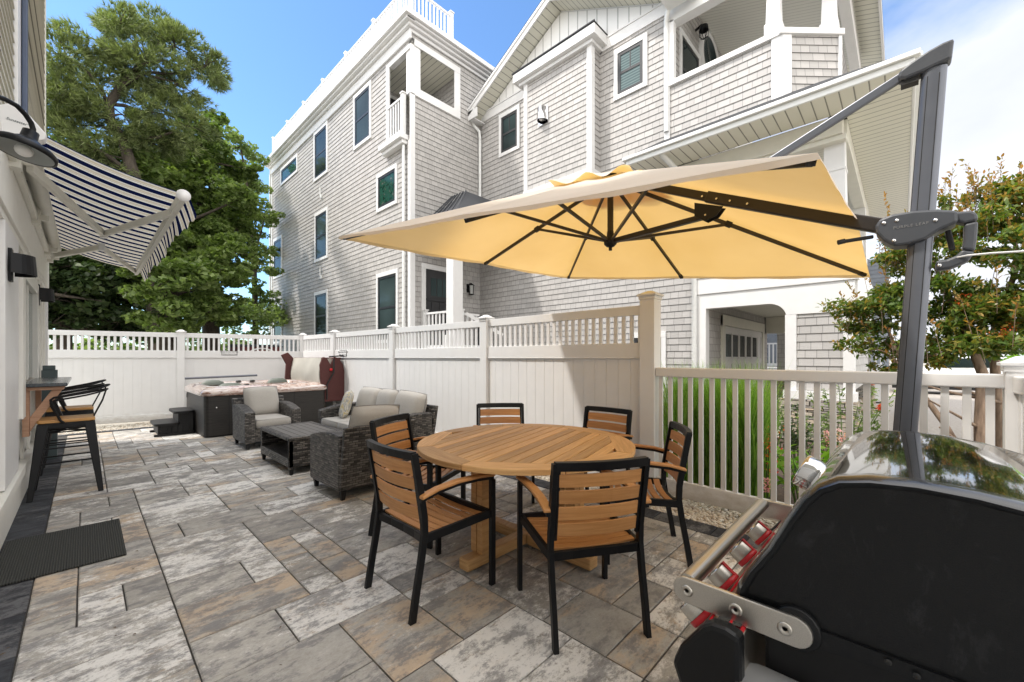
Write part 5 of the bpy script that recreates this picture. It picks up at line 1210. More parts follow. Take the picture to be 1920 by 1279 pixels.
def wicker_seat(name, loc, rz, width, label, cat, group, nback, depth=.74):
    r_ = empty(name, loc, rz, label, cat, group); w2 = width / 2; aw_ = .135
    # local: faces +y, back at -y
    yb, yf = -depth / 2, depth / 2
    for s_ in (-1, 1):
        m = MB(); xa, xb_ = sorted((s_ * (w2 - aw_), s_ * w2)); arm_block(m, xa, xb_, yb + .03, yf); m.build('arm', wicker, r_, .014, local=True)
        for yy_ in (yb + .06, yf - .05):
            m = MB(); xc = s_ * (w2 - .05); m.hexa([(xc - .016, yy_ - .016, 0), (xc + .016, yy_ - .016, 0), (xc + .016, yy_ + .016, 0), (xc - .016, yy_ + .016, 0), (xc - .028, yy_ - .028, .09), (xc + .028, yy_ - .028, .09), (xc + .028, yy_ + .028, .09), (xc - .028, yy_ + .028, .09)]); m.build('foot', blackplastic, r_, local=True)
    m = MB(); m.box(-w2 + aw_, w2 - aw_, yb + .05, yf - .02, .10, .30); m.build('seat_base', wicker, r_, .008, local=True)
    m = MB(); q = -.10; m.hexa([(-w2 + .01, yb + .02, .10), (w2 - .01, yb + .02, .10), (w2 - .01, yb + .075, .10), (-w2 + .01, yb + .075, .10), (-w2 + .01, yb + q * .8, .70), (w2 - .01, yb + q * .8, .70), (w2 - .01, yb + .05 + q * .8, .70), (-w2 + .01, yb + .05 + q * .8, .70)]); m.build('backrest', wicker, r_, .012, local=True)
    iw = width - 2 * aw_ - .01
    ns_ = max(1, nback)
    for k in range(ns_):
        a = -iw / 2 + k * iw / ns_; b = a + iw / ns_
        m = MB(); softbox(m, a + .004, b - .004, yb + .10, yf + .005, .30, .43, .022); sc_ = m.build('seat_cushion', cushion, r_, local=True)
        m = MB()
        for z in (.318, .418):
            i_ = .006; pts = [(a + i_ + .004, yb + .10 + i_, z), (b - i_ - .004, yb + .10 + i_, z), (b - i_ - .004, yf - .001, z), (a + i_ + .004, yf - .001, z)]; m.tube(pts, .004, 5, closed=True)
        m.build('piping', piping, sc_, local=True)
        m = MB(); Mb = Matrix.Rotation(R(14 + rnd.uniform(-3, 3)), 4, 'X') @ Matrix.Rotation(R(rnd.uniform(-8, 8) if nback > 1 else rnd.uniform(-2, 2)), 4, 'Z') @ Matrix.Rotation(R(rnd.uniform(-3, 3)), 4, 'Y'); c_ = ((a + b) / 2 + rnd.uniform(-.01, .01), yb + .115, .645)
        pillow(m, c_, iw / ns_ + (.0 if nback > 1 else .015), .47, .22, Mb, 1.8); bc = m.build('back_cushion', cushion, r_, local=True)
        m = MB(); pp = []
        for t in range(40):
            s4 = t / 40 * 4; k4 = int(s4); q4 = s4 - k4; uv_ = [(-1 + 2 * q4, -1), (1, -1 + 2 * q4), (1 - 2 * q4, 1), (-1, 1 - 2 * q4)][k4]
            u, v = uv_; pp.append(Mb @ Vector((u * (1 - .03 * v * v) * (iw / ns_ + .015) / 2, 0, v * (1 - .03 * u * u) * .235)) + Vector(c_))
        m.tube(pp, .0045, 5, closed=True); m.build('piping', piping, bc, local=True)
    return r_
a1 = wicker_seat('wicker_armchair', (1.97, 7.22, 0), R(180), .76, 'dark wicker armchair with grey cushions beside the hot tub, facing the camera', 'armchair', 'wicker lounge armchairs', 1)
a2 = wicker_seat('wicker_armchair', (2.02, 4.13, 0), 0, .78, 'dark wicker armchair seen from behind, near the round dining table', 'armchair', 'wicker lounge armchairs', 1)
sf = wicker_seat('wicker_sofa', (2.84, 5.50, 0), R(90), 2.0, 'dark wicker sofa with three grey back cushions along the white fence', 'sofa', None, 3)
m = MB(); Mp = Matrix.Rotation(R(62), 4, 'Z') @ Matrix.Rotation(R(16), 4, 'X'); pillow(m, (0, 0, 0), .45, .42, .15, Mp); pl = m.build('throw_pillow', ikat); pl.location = (2.77, 6.16, .635)
tag(pl, 'patterned grey and yellow throw pillow leaning on far end of the sofa', 'pillow')
# coffee table
cf = empty('coffee_table', (1.92, 5.55, 0), 0, 'dark wicker coffee table with slatted grey top between the armchairs', 'coffee table')
x0, x1, y0, y1, H = 1.60, 2.24, 5.03, 6.12, .435
m = MB()
for (a, b) in ((x0, y0), (x1 - .045, y0), (x0, y1 - .045), (x1 - .045, y1 - .045)): m.box(a, a + .045, b, b + .045, .07, H - .045)
m.box(x0, x1, y0, y0 + .03, .09, H - .045); m.box(x0 + .01, x1 - .01, y1 - .03, y1, .09, H - .05); m.box(x0, x0 + .025, y0 + .03, y1 - .03, .09, .19); m.box(x1 - .025, x1, y0 + .03, y1 - .03, .09, .38)
m.box(x0 + .02, x1 - .02, y0 + .03, y1 - .03, .17, .188); m.build('wicker_body', wicker, cf, .004)
m = MB(); m.box(x0 - .012, x1 + .012, y0 - .012, y0 + .055, H - .045, H); m.box(x0 - .012, x1 + .012, y1 - .055, y1 + .012, H - .045, H); m.box(x0 - .012, x0 + .055, y0 + .055, y1 - .055, H - .045, H); m.box(x1 - .055, x1 + .012, y0 + .055, y1 - .055, H - .045, H); m.build('top_border', wicker, cf, .015)
m = MB(); n = 6
for k in range(n): w = (x1 - x0 - .11) / n; a = x0 + .055 + k * w; m.box(a + .003, a + w - .003, y0 + .057, y1 - .057, H - .025, H - .004)
m.build('slatted_top', plain('grey brown resin slat', (.14, .13, .12), .5, var=.1, nscale=12), cf, .003)
for (a, b) in ((x0 + .03, y0 + .03), (x1 - .03, y0 + .03), (x0 + .03, y1 - .03), (x1 - .03, y1 - .03)):
    m = MB(); m.hexa([(a - .014, b - .014, 0), (a + .014, b - .014, 0), (a + .014, b + .014, 0), (a - .014, b + .014, 0), (a - .025, b - .025, .08), (a + .025, b - .025, .08), (a + .025, b + .025, .08), (a - .025, b + .025, .08)]); m.build('foot', blackplastic, cf)

# ------------------------------------------------------------------ hot tub, steps, cover
sp = empty('hot_tub', (2.35, 9.2, 0), 0, 'open hot tub with dark cabinet and marbled rim in the back corner', 'hot tub')
sx0, sx1, sy0, sy1 = 1.36, 3.36, 8.36, 10.15
def rrect(x0, x1, y0, y1, r_, n=5):
    P = []
    for cx, cy, a0 in ((x1 - r_, y1 - r_, 0), (x0 + r_, y1 - r_, 90), (x0 + r_, y0 + r_, 180), (x1 - r_, y0 + r_, 270)):
        for k in range(n + 1): a = R(a0 + 90 * k / n); P.append((cx + r_ * math.cos(a), cy + r_ * math.sin(a)))
    return P
def loft(m, rings, smooth=True):
    n = len(rings[0]); vs = [p for r_ in rings for p in r_]
    m.add(vs, [(i * n + k, i * n + (k + 1) % n, (i + 1) * n + (k + 1) % n, (i + 1) * n + k) for i in range(len(rings) - 1) for k in range(n)], smooth)
m = MB(); m.prism(rrect(sx0, sx1, sy0, sy1, .10, 4), lambda u, v, w: (u, v, w), .03, .715); m.build('cabinet', spaside, sp)
m = MB(); m.prism(rrect(sx0 + .03, sx1 - .03, sy0 + .03, sy1 - .03, .1, 4), lambda u, v, w: (u, v, w), 0, .03); m.box(sx0 + .34, sx0 + .36, sy0 - .004, sy0, .05, .70); m.box(sx1 - .62, sx1 - .60, sy0 - .004, sy0, .05, .70); m.build('plinth', rubber, sp)
m = MB()
def ring(ins, z, rad=.14): return [(x, y, z) for x, y in rrect(sx0 + ins, sx1 - ins, sy0 + ins, sy1 - ins, rad, 6)]
loft(m, [ring(-.03, .70), ring(-.045, .73), ring(-.03, .775), ring(.01, .81), ring(.06, .845), ring(.12, .855), ring(.17, .845), ring(.20, .78), ring(.25, .6), ring(.45, .45), ring(.6, .3, .1)])
m.build('shell', spashell, sp)
m = MB(); m.add(ring(.24, .62), [tuple(range(28))]); m.build('water', glass, sp)
for (cx, cy, a) in ((1.75, 9.9, 0), (2.9, 9.86, 0), (1.78, 8.62, 0)):
    m = MB(); m.lathe([(0, .10), (.07, .09), (.12, .05), (.14, 0)], 16, Matrix.Translation((cx, cy, .80)) @ Matrix.Diagonal((1.5, .55, 1, 1))); m.build('headrest', headrest, sp)
for (cx, cy) in ((2.2, 9.97), (2.45, 9.97), (2.0, 8.50)):
    m = MB(); m.lathe([(0, .02), (.04, .02), (.05, 0)], 12, Matrix.Translation((cx, cy, .85))); m.build('control_knob', blackplastic, sp)
m = MB(); m.tube([(1.36, 10.25, .93), (2.55, 10.0, .965)], .022, 8); m.build('cover_lifter_bar', greymetal, sp)
m = MB(); m.box(1.335, 1.358, 9.9, 9.94, .58, .66); m.lathe([(0, .004), (.012, .004), (.012, 0)], 10, Matrix.Translation((1.53, sy0 - .001, .50)) @ Matrix.Rotation(R(90), 4, 'X')); m.build('latch', chrome, sp)
cv = empty('folded_tub_cover', (3.5, 9.2, .6), 0, 'folded hot tub cover standing on edge, cream lining and brown skirt', 'cover')
m = MB(); vs = []; nI, nJ = 12, 10
for i in range(nI + 1):
    for j in range(nJ + 1):
        y = 8.42 + 1.62 * i / nI; z = .72 + .62 * j / nJ; x = 3.27 - .05 * math.sin(math.pi * j / nJ) - .02 * math.sin(i * 1.1 + j * .5) * (1 - j / nJ) + .03 * (1 - j / nJ) * math.cos(i * .9); vs.append((x, y, z))
m.add(vs, [(i * (nJ + 1) + j, (i + 1) * (nJ + 1) + j, (i + 1) * (nJ + 1) + j + 1, i * (nJ + 1) + j + 1) for i in range(nI) for j in range(nJ)], True)
m.box(3.30, 3.50, 8.44, 10.02, .74, 1.325); m.build('lining', covcream, cv)
for lean, xa, xb_ in ((0, 3.24, 3.47), (1, 3.46, 3.72)):
    m = MB(); pr = [(xa, .45), (xb_ + .03, .45), (xb_ + .04, .95), (xb_ - .02, 1.2), (xb_ - .10, 1.34), (xa + .05, 1.36), (xa - .01, 1.2), (xa + .01, .9)]
    m.prism(pr, lambda u, v, w: (u, w, v), 8.385, 8.44); m.box(xa + .03, xb_ - .03, 8.44, 10.05, 1.30, 1.345); m.build('brown_end', covbrown, cv, .02)
m = MB(); m.prism([(3.02, 1.40), (3.16, 1.46), (3.30, 1.30), (3.26, .85), (3.10, .86), (3.12, 1.2)], lambda u, v, w: (u, w, v), 10.0, 10.06); m.build('brown_flap', covbrown, cv, .01)
m = MB(); m.tube([(3.40, 8.36, 1.36), (3.72, 8.38, 1.385)], .015, 6); m.tube([(3.50, 8.365, 1.33), (3.50, 8.365, 1.05), (3.36, 8.365, .8), (3.36, 8.36, .5)], .014, 6); m.build('strap', rubber, cv)
m = MB(); m.lathe([(0, .01), (.03, .01), (.03, 0)], 12, Matrix.Translation((3.44, 8.365, 1.10)) @ Matrix.Rotation(R(90), 4, 'X')); m.build('red_buckle', red, cv)
st = empty('tub_steps', (1.07, 9.45, 0), 0, 'black plastic two tread step unit at the left of the hot tub', 'steps')
m = MB()
for (x0, x1, z) in ((.80, 1.16, .175), (1.06, 1.35, .365)):
    m.prism(rrect(x0, x1, 9.08, 9.82, .09, 4), lambda u, v, w: (u, v, w), z, z + .045)
build_each(m, 'tread', blackplastic, st, .008)
m = MB(); m.box(.85, 1.12, 9.14, 9.77, .03, .174); m.box(1.12, 1.33, 9.13, 9.77, .03, .364); m.box(.80, 1.35, 9.10, 9.16, 0, .035); m.box(.80, 1.35, 9.74, 9.80, 0, .035); 
for k in range(6): m.box(.88 + k * .075, .90 + k * .075, 9.12, 9.13, .04, .17)
m.build('body', blackplastic, st, .006)

# ------------------------------------------------------------------ bar stools
def bar_stool(y0, label):
    r_ = empty('bar_stool', (-.125, y0, 0), 0, label, 'stool', 'black metal bar stools with plank seats')
    for sx in (-1, 1):
        for sy in (-1, 1):
            m = MB(); tx, ty = sx * .155, sy * .155; bx_, by_ = sx * .235, sy * .235
            m.hexa([(bx_ - .02, by_ - .02, .0), (bx_ + .02, by_ - .02, .0), (bx_ + .02, by_ + .02, .0), (bx_ - .02, by_ + .02, .0), (tx - .04, ty - .03, .705), (tx + .04, ty - .03, .705), (tx + .04, ty + .03, .705), (tx - .04, ty + .03, .705)])
            m.build('leg', blackmetal, r_, .006, local=True)
    m = MB()
    for sy in (-1, 1):
        m.beam((-.20, sy * .20, .33), (.20, sy * .20, .33), .014, .014); m.beam((-.185, sy * .185, .47), (.185, sy * .185, .47), .014, .014)
    for sx in (-1, 1): m.beam((sx * .2, -.2, .30), (sx * .2, .2, .30), .014, .014)
    m.beam((-.17, -.17, .62), (.17, .17, .62), .014, .014); m.beam((-.17, .17, .62), (.17, -.17, .62), .014, .014); m.build('braces', blackmetal, r_, local=True)
    m = MB(); m.prism(rrect(-.19, .19, -.185, .185, .06, 4), lambda u, v, w: (u, v, w), .66, .712); m.build('seat_pan', blackmetal, r_, .004, local=True)
    m = MB()
    for k in range(3): m.prism(rrect(-.195, .195, -.185 + k * .125, -.185 + (k + 1) * .125 - .003, .02, 2), lambda u, v, w: (u, v, w), .713, .745)
    m.build('plank_seat', stoolwood, r_, .008, local=True)
    # low back: hoop from each arm round the back
    def hoop(z0, z1, ins, rad, nm):
        P = [(-.02, -.195 + ins, .71), (-.045, -.20 + ins, .74), (-.10, -.205 + ins, z0 - .05), (-.105, -.205 + ins, z0 - .015), (-.085, -.205 + ins, z0 + .005)]
        for k in range(13): a = math.pi * k / 12; P.append((.06 + (.24 - ins) * math.sin(a) ** .8 if 0 < k < 12 else .06, -(.205 - ins) * math.cos(a), z0 + (z1 - z0) * (.35 + .65 * math.sin(a))))
        P += [(-.085, .205 - ins, z0 + .005), (-.105, .205 - ins, z0 - .015), (-.10, .205 - ins, z0 - .05), (-.045, .20 - ins, .74), (-.02, .195 - ins, .71)]
        mm = MB(); mm.tube(P, rad, 8); mm.build(nm, blackmetal, r_, local=True)
    hoop(.955, 1.06, 0, .0105, 'back_hoop'); hoop(.925, 1.015, .012, .009, 'lower_hoop')
    m = MB()
    for s_ in (-1, 1): m.tube([(.27, s_ * .06, 1.05), (.275, s_ * .05, 1.0), (.25, s_ * .05, .9), (.21, s_ * .05, .80), (.17, s_ * .05, .70)], .006, 6)
    for s_ in (-1, 1): m.beam((-.035, s_ * .20, .73), (-.095, s_ * .205, .92), .03, .008)
    m.build('back_rods', blackmetal, r_, local=True)
    return r_
bar_stool(6.10, 'black metal bar stool with plank seat under the counter, nearer the camera')
bar_stool(7.33, 'black metal bar stool mostly hidden behind the nearer stool')

# ------------------------------------------------------------------ gas grill
gr = empty('gas_grill', (1.45, -.05, 0), 0, 'black gas grill with stainless handle and red rimmed knobs in the right foreground', 'grill')
prof = [(.300, .755), (.293, .79), (.272, .835), (.228, .905), (.19, .985), (.162, 1.037), (.135, 1.07), (.10, 1.092), (.05, 1.103), (-.02, 1.108), (-.10, 1.104), (-.18, 1.092), (-.26, 1.068), (-.33, 1.02), (-.38, .95), (-.405, .86), (-.41, .74)]
cyp, czp = -.05, .86
def lid_ring(x, s_): return [(x, cyp + (y - cyp) * s_, czp + (z - czp) * (s_ if z > czp else 1)) for y, z in prof]
rings = [lid_ring(1.125, .955), lid_ring(1.118, .985), lid_ring(1.135, 1.0), lid_ring(1.16, 1.004), lid_ring(1.83, 1.004), lid_ring(1.855, 1.0), lid_ring(1.87, .985)]
m = MB(); n = len(prof)
m.add([p for r_ in rings[2:6] for p in r_], [(i * n + k, i * n + k + 1, (i + 1) * n + k + 1, (i + 1) * n + k) for i in range(3) for k in range(n - 1)], True); m.build('lid', enamel, gr)
nt = castm.node_tree; b = nt.nodes['Principled BSDF']; g = N(nt, 'ShaderNodeNewGeometry').outputs['Position']
dn = noise(nt, mapping(nt, g, (4, 9, 5)), 2.0, 7, .7, .5); rr = ramp(nt, [(.35, .30), (.65, .5)]); nt.links.new(dn, rr.inputs[0]); nt.links.new(rr.outputs[0], b.inputs['Roughness'])
sm = ramp(nt, [(.56, (.006, .0065, .0075)), (.72, (.022, .023, .025))]); nt.links.new(dn, sm.inputs[0]); nt.links.new(sm.outputs[0], b.inputs[0]); b.inputs['Coat Weight'].default_value = .08; b.inputs['Specular IOR Level'].default_value = .25
rimm = plain('satin black lid rim', (.016, .018, .022), .22, var=.15, bs=.03, coat=.6)
def lid_end(x0, sgn, nm):
    seqs = [(x0 + sgn * .055, 1.004), (x0 + sgn * .03, 1.006), (x0 + sgn * .012, .995), (x0 + sgn * .004, .97), (x0 + sgn * .006, .945), (x0 + sgn * .014, .925)]
    R_ = [lid_ring(x, s_) for x, s_ in seqs]; mr_ = MB(); mr_.add([p for r_ in R_[:4] for p in r_], [(i * n + k, i * n + k + 1, (i + 1) * n + k + 1, (i + 1) * n + k) for i in range(3) for k in range(n - 1)], True); mr_.build('lid_rim', rimm, gr)
    R_ = R_[3:]; mm = MB(); mm.add([p for r_ in R_ for p in r_], [(i * n + k, i * n + k + 1, (i + 1) * n + k + 1, (i + 1) * n + k) for i in range(len(R_) - 1) for k in range(n - 1)], True)
    b = [lid_ring(x0 + sgn * .012, .925)[0], lid_ring(x0 + sgn * .012, .925)[-1]]
    mm.add(R_[-1], [tuple(range(n))])
    mm.prism([(.285, .757), (-.395, .757), (-.395, .735), (.04, .725), (.10, .718), (.155, .712), (.19, .716), (.215, .735), (.25, .745)], lambda u, v, w: (w, u, v), x0 + sgn * .006, x0 + sgn * .05)
    # rounded boss the handle plate bolts to
    mm.lathe([(0, 0), (.043, 0), (.047, .004), (.047, .03)], 28, Matrix.Translation((x0 + .0 * sgn, .172, .742)) @ Matrix.Rotation(R(90 * sgn), 4, 'Y'))
    return mm.build(nm, castm, gr)
lid_end(1.095, 1, 'lid_end'); lid_end(1.885, -1, 'lid_end')
# handle: plates and tube
def stadium(y0, y1, z, r_, n=10):
    P = []
    for k in range(n + 1): a = -math.pi / 2 + math.pi * k / n; P.append((y1 + r_ * math.cos(a), z + r_ * math.sin(a)))
    for k in range(n + 1): a = math.pi / 2 + math.pi * k / n; P.append((y0 + r_ * math.cos(a), z + r_ * math.sin(a)))
    return P
for xa, xb_ in ((1.082, 1.0945), (1.886, 1.898)):
    m = MB(); m.prism(stadium(.172, .408, .742, .0335), lambda u, v, w: (w, u, v), xa, xb_); hpz = m.build('handle_plate', steel, gr, .003)
    m = MB()
    for y in (.405, .29, .19): m.lathe([(0, .0), (.005, .0), (.006, .003), (.013, .004), (.015, .001), (.015, -.002)], 20, Matrix.Translation((xa if xa < 1.5 else xb_, y, .742)) @ Matrix.Rotation(R(-90), 4, 'Y'))
    build_each(m, 'bolt', steel, hpz)
m = MB(); m.tube([(1.0945, .408, .758), (1.886, .408, .758)], .022, 28); m.build('handle_bar', steel, gr)
# thermometer gauge
Mg = Matrix.Translation((1.49, .192, 1.0)) @ Vector((0, .9, .42)).to_track_quat('Z', 'Y').to_matrix().to_4x4()
m = MB(); m.lathe([(.046, -.015), (.05, .0), (.05, .028), (.046, .034), (.04, .034), (.038, .03)], 32, Mg); gg = m.build('thermometer', chrome, gr)
m = MB(); m.lathe([(0, .030), (.039, .030)], 32, Mg); m.build('dial', trim, gg)
# firebox, control panel, knobs
m = MB(); m.box(1.13, 1.85, -.38, .24, .50, .735); m.build('firebox', blackplastic, gr, .01)
capP = [(.418, .585), (.400, .632), (.345, .708), (.325, .722), (.295, .725), (.262, .716), (.262, .50), (.385, .50)]
for xa, xb_ in ((1.015, 1.06), (1.90, 1.945)):
    m = MB(); m.prism(capP, lambda u, v, w: (w, u, v), xa, xb_); m.build('panel_end_cap', castm, gr, .012)
m = MB(); m.prism([(.405, .59), (.392, .634), (.342, .700), (.30, .712), (.265, .706), (.265, .52), (.38, .52)], lambda u, v, w: (w, u, v), 1.06, 1.90); m.build('control_panel', steel, gr, .004)
m = MB(); m.prism([(.3465, .7005), (.3425, .7055), (.3395, .7025), (.3435, .6975)], lambda u, v, w: (w, u, v), 1.062, 1.9)
m.prism([(.300, .714), (.268, .708), (.268, .705), (.30, .711)], lambda u, v, w: (w, u, v), 1.062, 1.3); m.build('red_trim', red, gr)
m = MB(); m.prism([(.327, .7105), (.275, .7145), (.275, .7105)], lambda u, v, w: (w, u, v), 1.066, 1.9); m.build('label_strip', enamel, gr)
kd = Vector((0, .80, .60)).normalized()
for kx in (1.12, 1.335, 1.55, 1.765):
    Mk = Matrix.Translation(Vector((kx, .372, .668))) @ kd.to_track_quat('Z', 'Y').to_matrix().to_4x4()
    m = MB(); m.lathe([(.0, .0), (.037, .0), (.038, .004), (.038, .013), (.034, .016)], 36, Mk); kn = m.build('burner_knob', red, gr)
    m = MB(); m.lathe([(.0355, .016), (.036, .02), (.0345, .050)], 36, Mk); m.build('knob_body', steel, kn)
    m = MB(); m.lathe([(.0345, .050), (.0325, .054), (.026, .0545), (.0, .0535)], 36, Mk); m.build('knob_face', chrome, kn)
    m = MB(); m.box(-.007, .007, .026, .0385, .010, .055, Mk); m.build('red_tab', red, kn, .002)
Mt = Matrix.Translation((1.10, .296, .7158)) @ Matrix.Rotation(R(180), 4, 'Z')
text_obj('lettering', 'OFF HI LO', .012, trim, Matrix.Translation((1.16, .300, .7146)) @ Matrix.Rotation(R(180), 4, 'Z'), gr, .0003)
# side shelves and cart
for xa, xb_ in ((.62, 1.118), (1.90, 2.35)):
    m = MB(); m.prism(rrect(xa, xb_, -.36, .275, .035, 4), lambda u, v, w: (u, v, w), .592, .617); shf = m.build('side_shelf', shelfm, gr, .006)
m = MB(); m.tube([(1.02 + .05 * math.cos(a * math.pi / 10), .08 + .085 * math.sin(a * math.pi / 10), .618) for a in range(20)], .004, 6, closed=True); m.build('shelf_grip', greyplastic, gr)
m = MB(); m.box(1.14, 1.84, -.36, .24, .12, .50); m.build('cart_cabinet', castm, gr, .01)
for (x, y) in ((1.18, .18), (1.80, .18), (1.18, -.3), (1.80, -.3)):
    m = MB(); m.lathe([(0, -.02), (.045, -.018), (.05, 0), (.045, .018), (0, .02)], 16, Matrix.Translation((x, y, .05)) @ Matrix.Rotation(R(90), 4, 'Y')); m.box(x - .03, x + .03, y - .02, y + .02, .06, .12); m.build('caster', rubber, gr)
m = MB()
for k, (y, z) in enumerate(((.02, .748), (-.02, .742), (-.1, .745))): m.lathe([(0, .001), (.006, .001), (.006, 0)], 12, Matrix.Translation((1.0955, y, z - .0)) @ Matrix.Rotation(R(-90), 4, 'Y'))
build_each(m, 'rivet', rubber, gr)

# ------------------------------------------------------------------ trees and plants
PINE = [(-0.3, 14.6, 8.6, 0.7), (-0.5, 15.1, 7.7, 0.8), (0.2, 14.8, 9.4, 0.7), (0.8, 15.2, 10.1, 0.7), (1.3, 15.2, 10.5, 0.7), (1.7, 14.3, 9.8, 0.75), (2.3, 14.2, 9.5, 0.55), (2.8, 15.5, 10.2, 0.4), (2.5, 15.0, 9.8, 0.45), (1.8, 14.6, 9.0, 0.7), (1.0, 14.6, 9.1, 0.8), (0.4, 15.8, 9.0, 0.8), (-0.1, 15.0, 8.2, 0.55), (-0.1, 15.5, 7.4, 0.85), (0.7, 15.0, 7.8, 0.9), (1.6, 15.2, 8.3, 0.8), (2.0, 14.4, 7.8, 0.6), (0.3, 15.2, 6.7, 0.85), (-0.5, 15.6, 6.5, 0.8), (1.2, 15.0, 7.3, 0.8), (1.8, 15.4, 7.6, 0.6), (-0.6, 15.3, 7.1, 0.55), (0.6, 14.3, 9.8, 0.5), (1.5, 15.4, 9.3, 0.7), (-.75, 15, 8.0, .5)]
MAPLE = [(-0.4, 17.2, 6.3, 1.2), (0.2, 16.6, 6.5, 1.2), (1.0, 16.1, 6.9, 1.1), (2.0, 17.7, 8.1, 1.1), (2.7, 16.9, 8.8, 0.8), (2.5, 17.4, 7.9, 1.1), (3.5, 17.8, 8.3, 0.8), (1.7, 17.4, 6.5, 1.2), (0.8, 17.8, 6.1, 1.2), (2.6, 16.8, 6.4, 1.1), (3.8, 17.6, 7.2, 0.8), (0.0, 16.9, 5.3, 1.2), (-0.6, 17.9, 5.1, 1.2), (2.1, 17.8, 5.3, 1.2), (2.9, 16.2, 5.2, 1.1), (1.2, 16.3, 4.7, 1.0), (3.7, 16.4, 5.7, 0.7), (2.6, 17.9, 4.1, 1.1), (3.5, 16.9, 4.3, 0.7), (1.7, 17.3, 3.6, 0.9), (3.0, 16.6, 3.1, 0.9), (2.2, 17.0, 2.6, 0.8), (3.6, 16.8, 2.8, 0.6), (0.9, 16.7, 3.7, 0.9), (3.0, 17.2, 9.5, 0.5), (2.3, 17.2, 7.2, 1.1), (3.3, 17.8, 6.5, 1.0), (1.5, 13.9, 2.6, .8), (1.9, 13.8, 3.5, .8), (1.2, 14, 3.6, .7), (2.5, 14.3, 2.7, .8), (1.4, 13.9, 4.7, .7), (2.6, 14.5, 3.9, .8), (3.2, 15, 4.6, .8), (3.4, 15.3, 6.4, .8), (3.9, 16.5, 7.9, .5), (3.7, 16.5, 4.9, .45), (4.0, 17, 6.6, .5)]
PALE = [(4.1, 19.3, 9.7, 0.55), (4.7, 19.7, 9.6, 0.5), (4.4, 19.6, 8.5, 0.7), (5.0, 19.8, 8.6, 0.55), (4.7, 19.3, 7.2, 0.65), (5.0, 18.5, 7.1, 0.45), (4.9, 19.6, 6.3, 0.5), (5.3, 19.7, 5.9, 0.4), (4.8, 19.6, 5.1, 0.4), (5.0, 19.1, 4.2, 0.5), (5.3, 19.3, 3.1, 0.8), (4.6, 18.5, 2.8, 0.8), (4.9, 19.5, 3.6, 0.6), (3.9, 19.1, 10.2, 0.4), (5.1, 18.7, 5.0, 0.4)]
DARK = [(-0.5, 15.3, 3.6, 1.0), (0.0, 16.6, 3.7, 1.1), (0.5, 16.8, 3.4, 1.0), (-0.5, 15.3, 2.8, 1.1), (0.1, 16.5, 2.5, 1.0), (0.7, 15.9, 2.4, 0.9), (1.3, 15.4, 2.3, 0.8), (-0.6, 15.7, 2.2, 0.8), (-0.2, 16.4, 4.3, 0.9), (0.4, 16.6, 4.4, 0.8), (-1.4, 15.5, 3, 1.1), (-1.3, 16, 4.6, 1.)]
def clump_points(c, n, shell=.55):
    """sub-clumps inside a clump, leaves gathered on their outer parts"""
    x, y, z, r_ = c; k = max(5, int(14 * r_)); P = []
    sub = nrg.normal(size=(k, 3)); sub /= np.linalg.norm(sub, axis=1, keepdims=True); sub *= nrg.uniform(.35, 1.0, (k, 1)) * r_ * [1.05, 1.05, .7]
    per = n // k
    for s_ in sub:
        sr = r_ * nrg.uniform(.26, .46); q = nrg.normal(size=(per, 3)); q /= np.linalg.norm(q, axis=1, keepdims=True); q *= nrg.uniform(shell, 1.0, (per, 1)) ** .6 * sr * [1.15, 1.15, .6]
        P.append(np.array([x, y, z]) + s_ + q)
    return np.concatenate(P), np.array([x, y, z]) + sub
def leaves_mesh(P, size, var=.4, up=.5, aspect=.6):
    n = len(P); nr = nrg.normal(size=(n, 3)); nr[:, 2] = np.abs(nr[:, 2]) + up; nr /= np.linalg.norm(nr, axis=1, keepdims=True)
    t = nrg.normal(size=(n, 3)); t -= (t * nr).sum(1, keepdims=True) * nr; t /= np.linalg.norm(t, axis=1, keepdims=True); b = np.cross(nr, t)
    s_ = size * nrg.uniform(1 - var, 1 + var, (n, 1)); V = np.empty((n, 4, 3))
    V[:, 0] = P - t * s_; V[:, 1] = P + b * s_ * aspect - nr * s_ * .15; V[:, 2] = P + t * s_ ; V[:, 3] = P - b * s_ * aspect - nr * s_ * .15
    return V.reshape(-1, 3)
def needle_mesh(P, C, ln, nper=9):
    n = len(P); d0 = P - C; d0 /= np.linalg.norm(d0, axis=1, keepdims=True) + 1e-6; d0[:, 2] += .35; V = []
    for _ in range(nper):
        d = d0 + nrg.normal(size=(n, 3)) * .55; d /= np.linalg.norm(d, axis=1, keepdims=True); w = np.cross(d, nrg.normal(size=(n, 3))); w /= np.linalg.norm(w, axis=1, keepdims=True)
        L = ln * nrg.uniform(.6, 1.1, (n, 1)); T = np.empty((n, 3, 3)); T[:, 0] = P + w * .011; T[:, 1] = P - w * .011; T[:, 2] = P + d * L; V.append(T.reshape(-1, 3))
    return np.concatenate(V)
def limb_to(m, trunk, tr, tgt, r0=.055, sag=.25):
    tgt = Vector(tgt); best = min(range(len(trunk)), key=lambda i: (Vector(trunk[i]) - tgt).length + max(0, trunk[i][2] - tgt.z + .4) * 1.2)
    a = Vector(trunk[best]); mid = (a + tgt) / 2 + Vector((rnd.uniform(-.15, .15), rnd.uniform(-.15, .15), sag * rnd.uniform(-.6, 1)))
    L = (tgt - a).length; r_ = min(tr[best] * .6, r0 * (.5 + L * .35)); pts = [a, a.lerp(mid, .5) + Vector((0, 0, .05)), mid, mid.lerp(tgt, .6), tgt]
    m.tube(pts, [r_, r_ * .85, r_ * .65, r_ * .4, r_ * .2], 6)
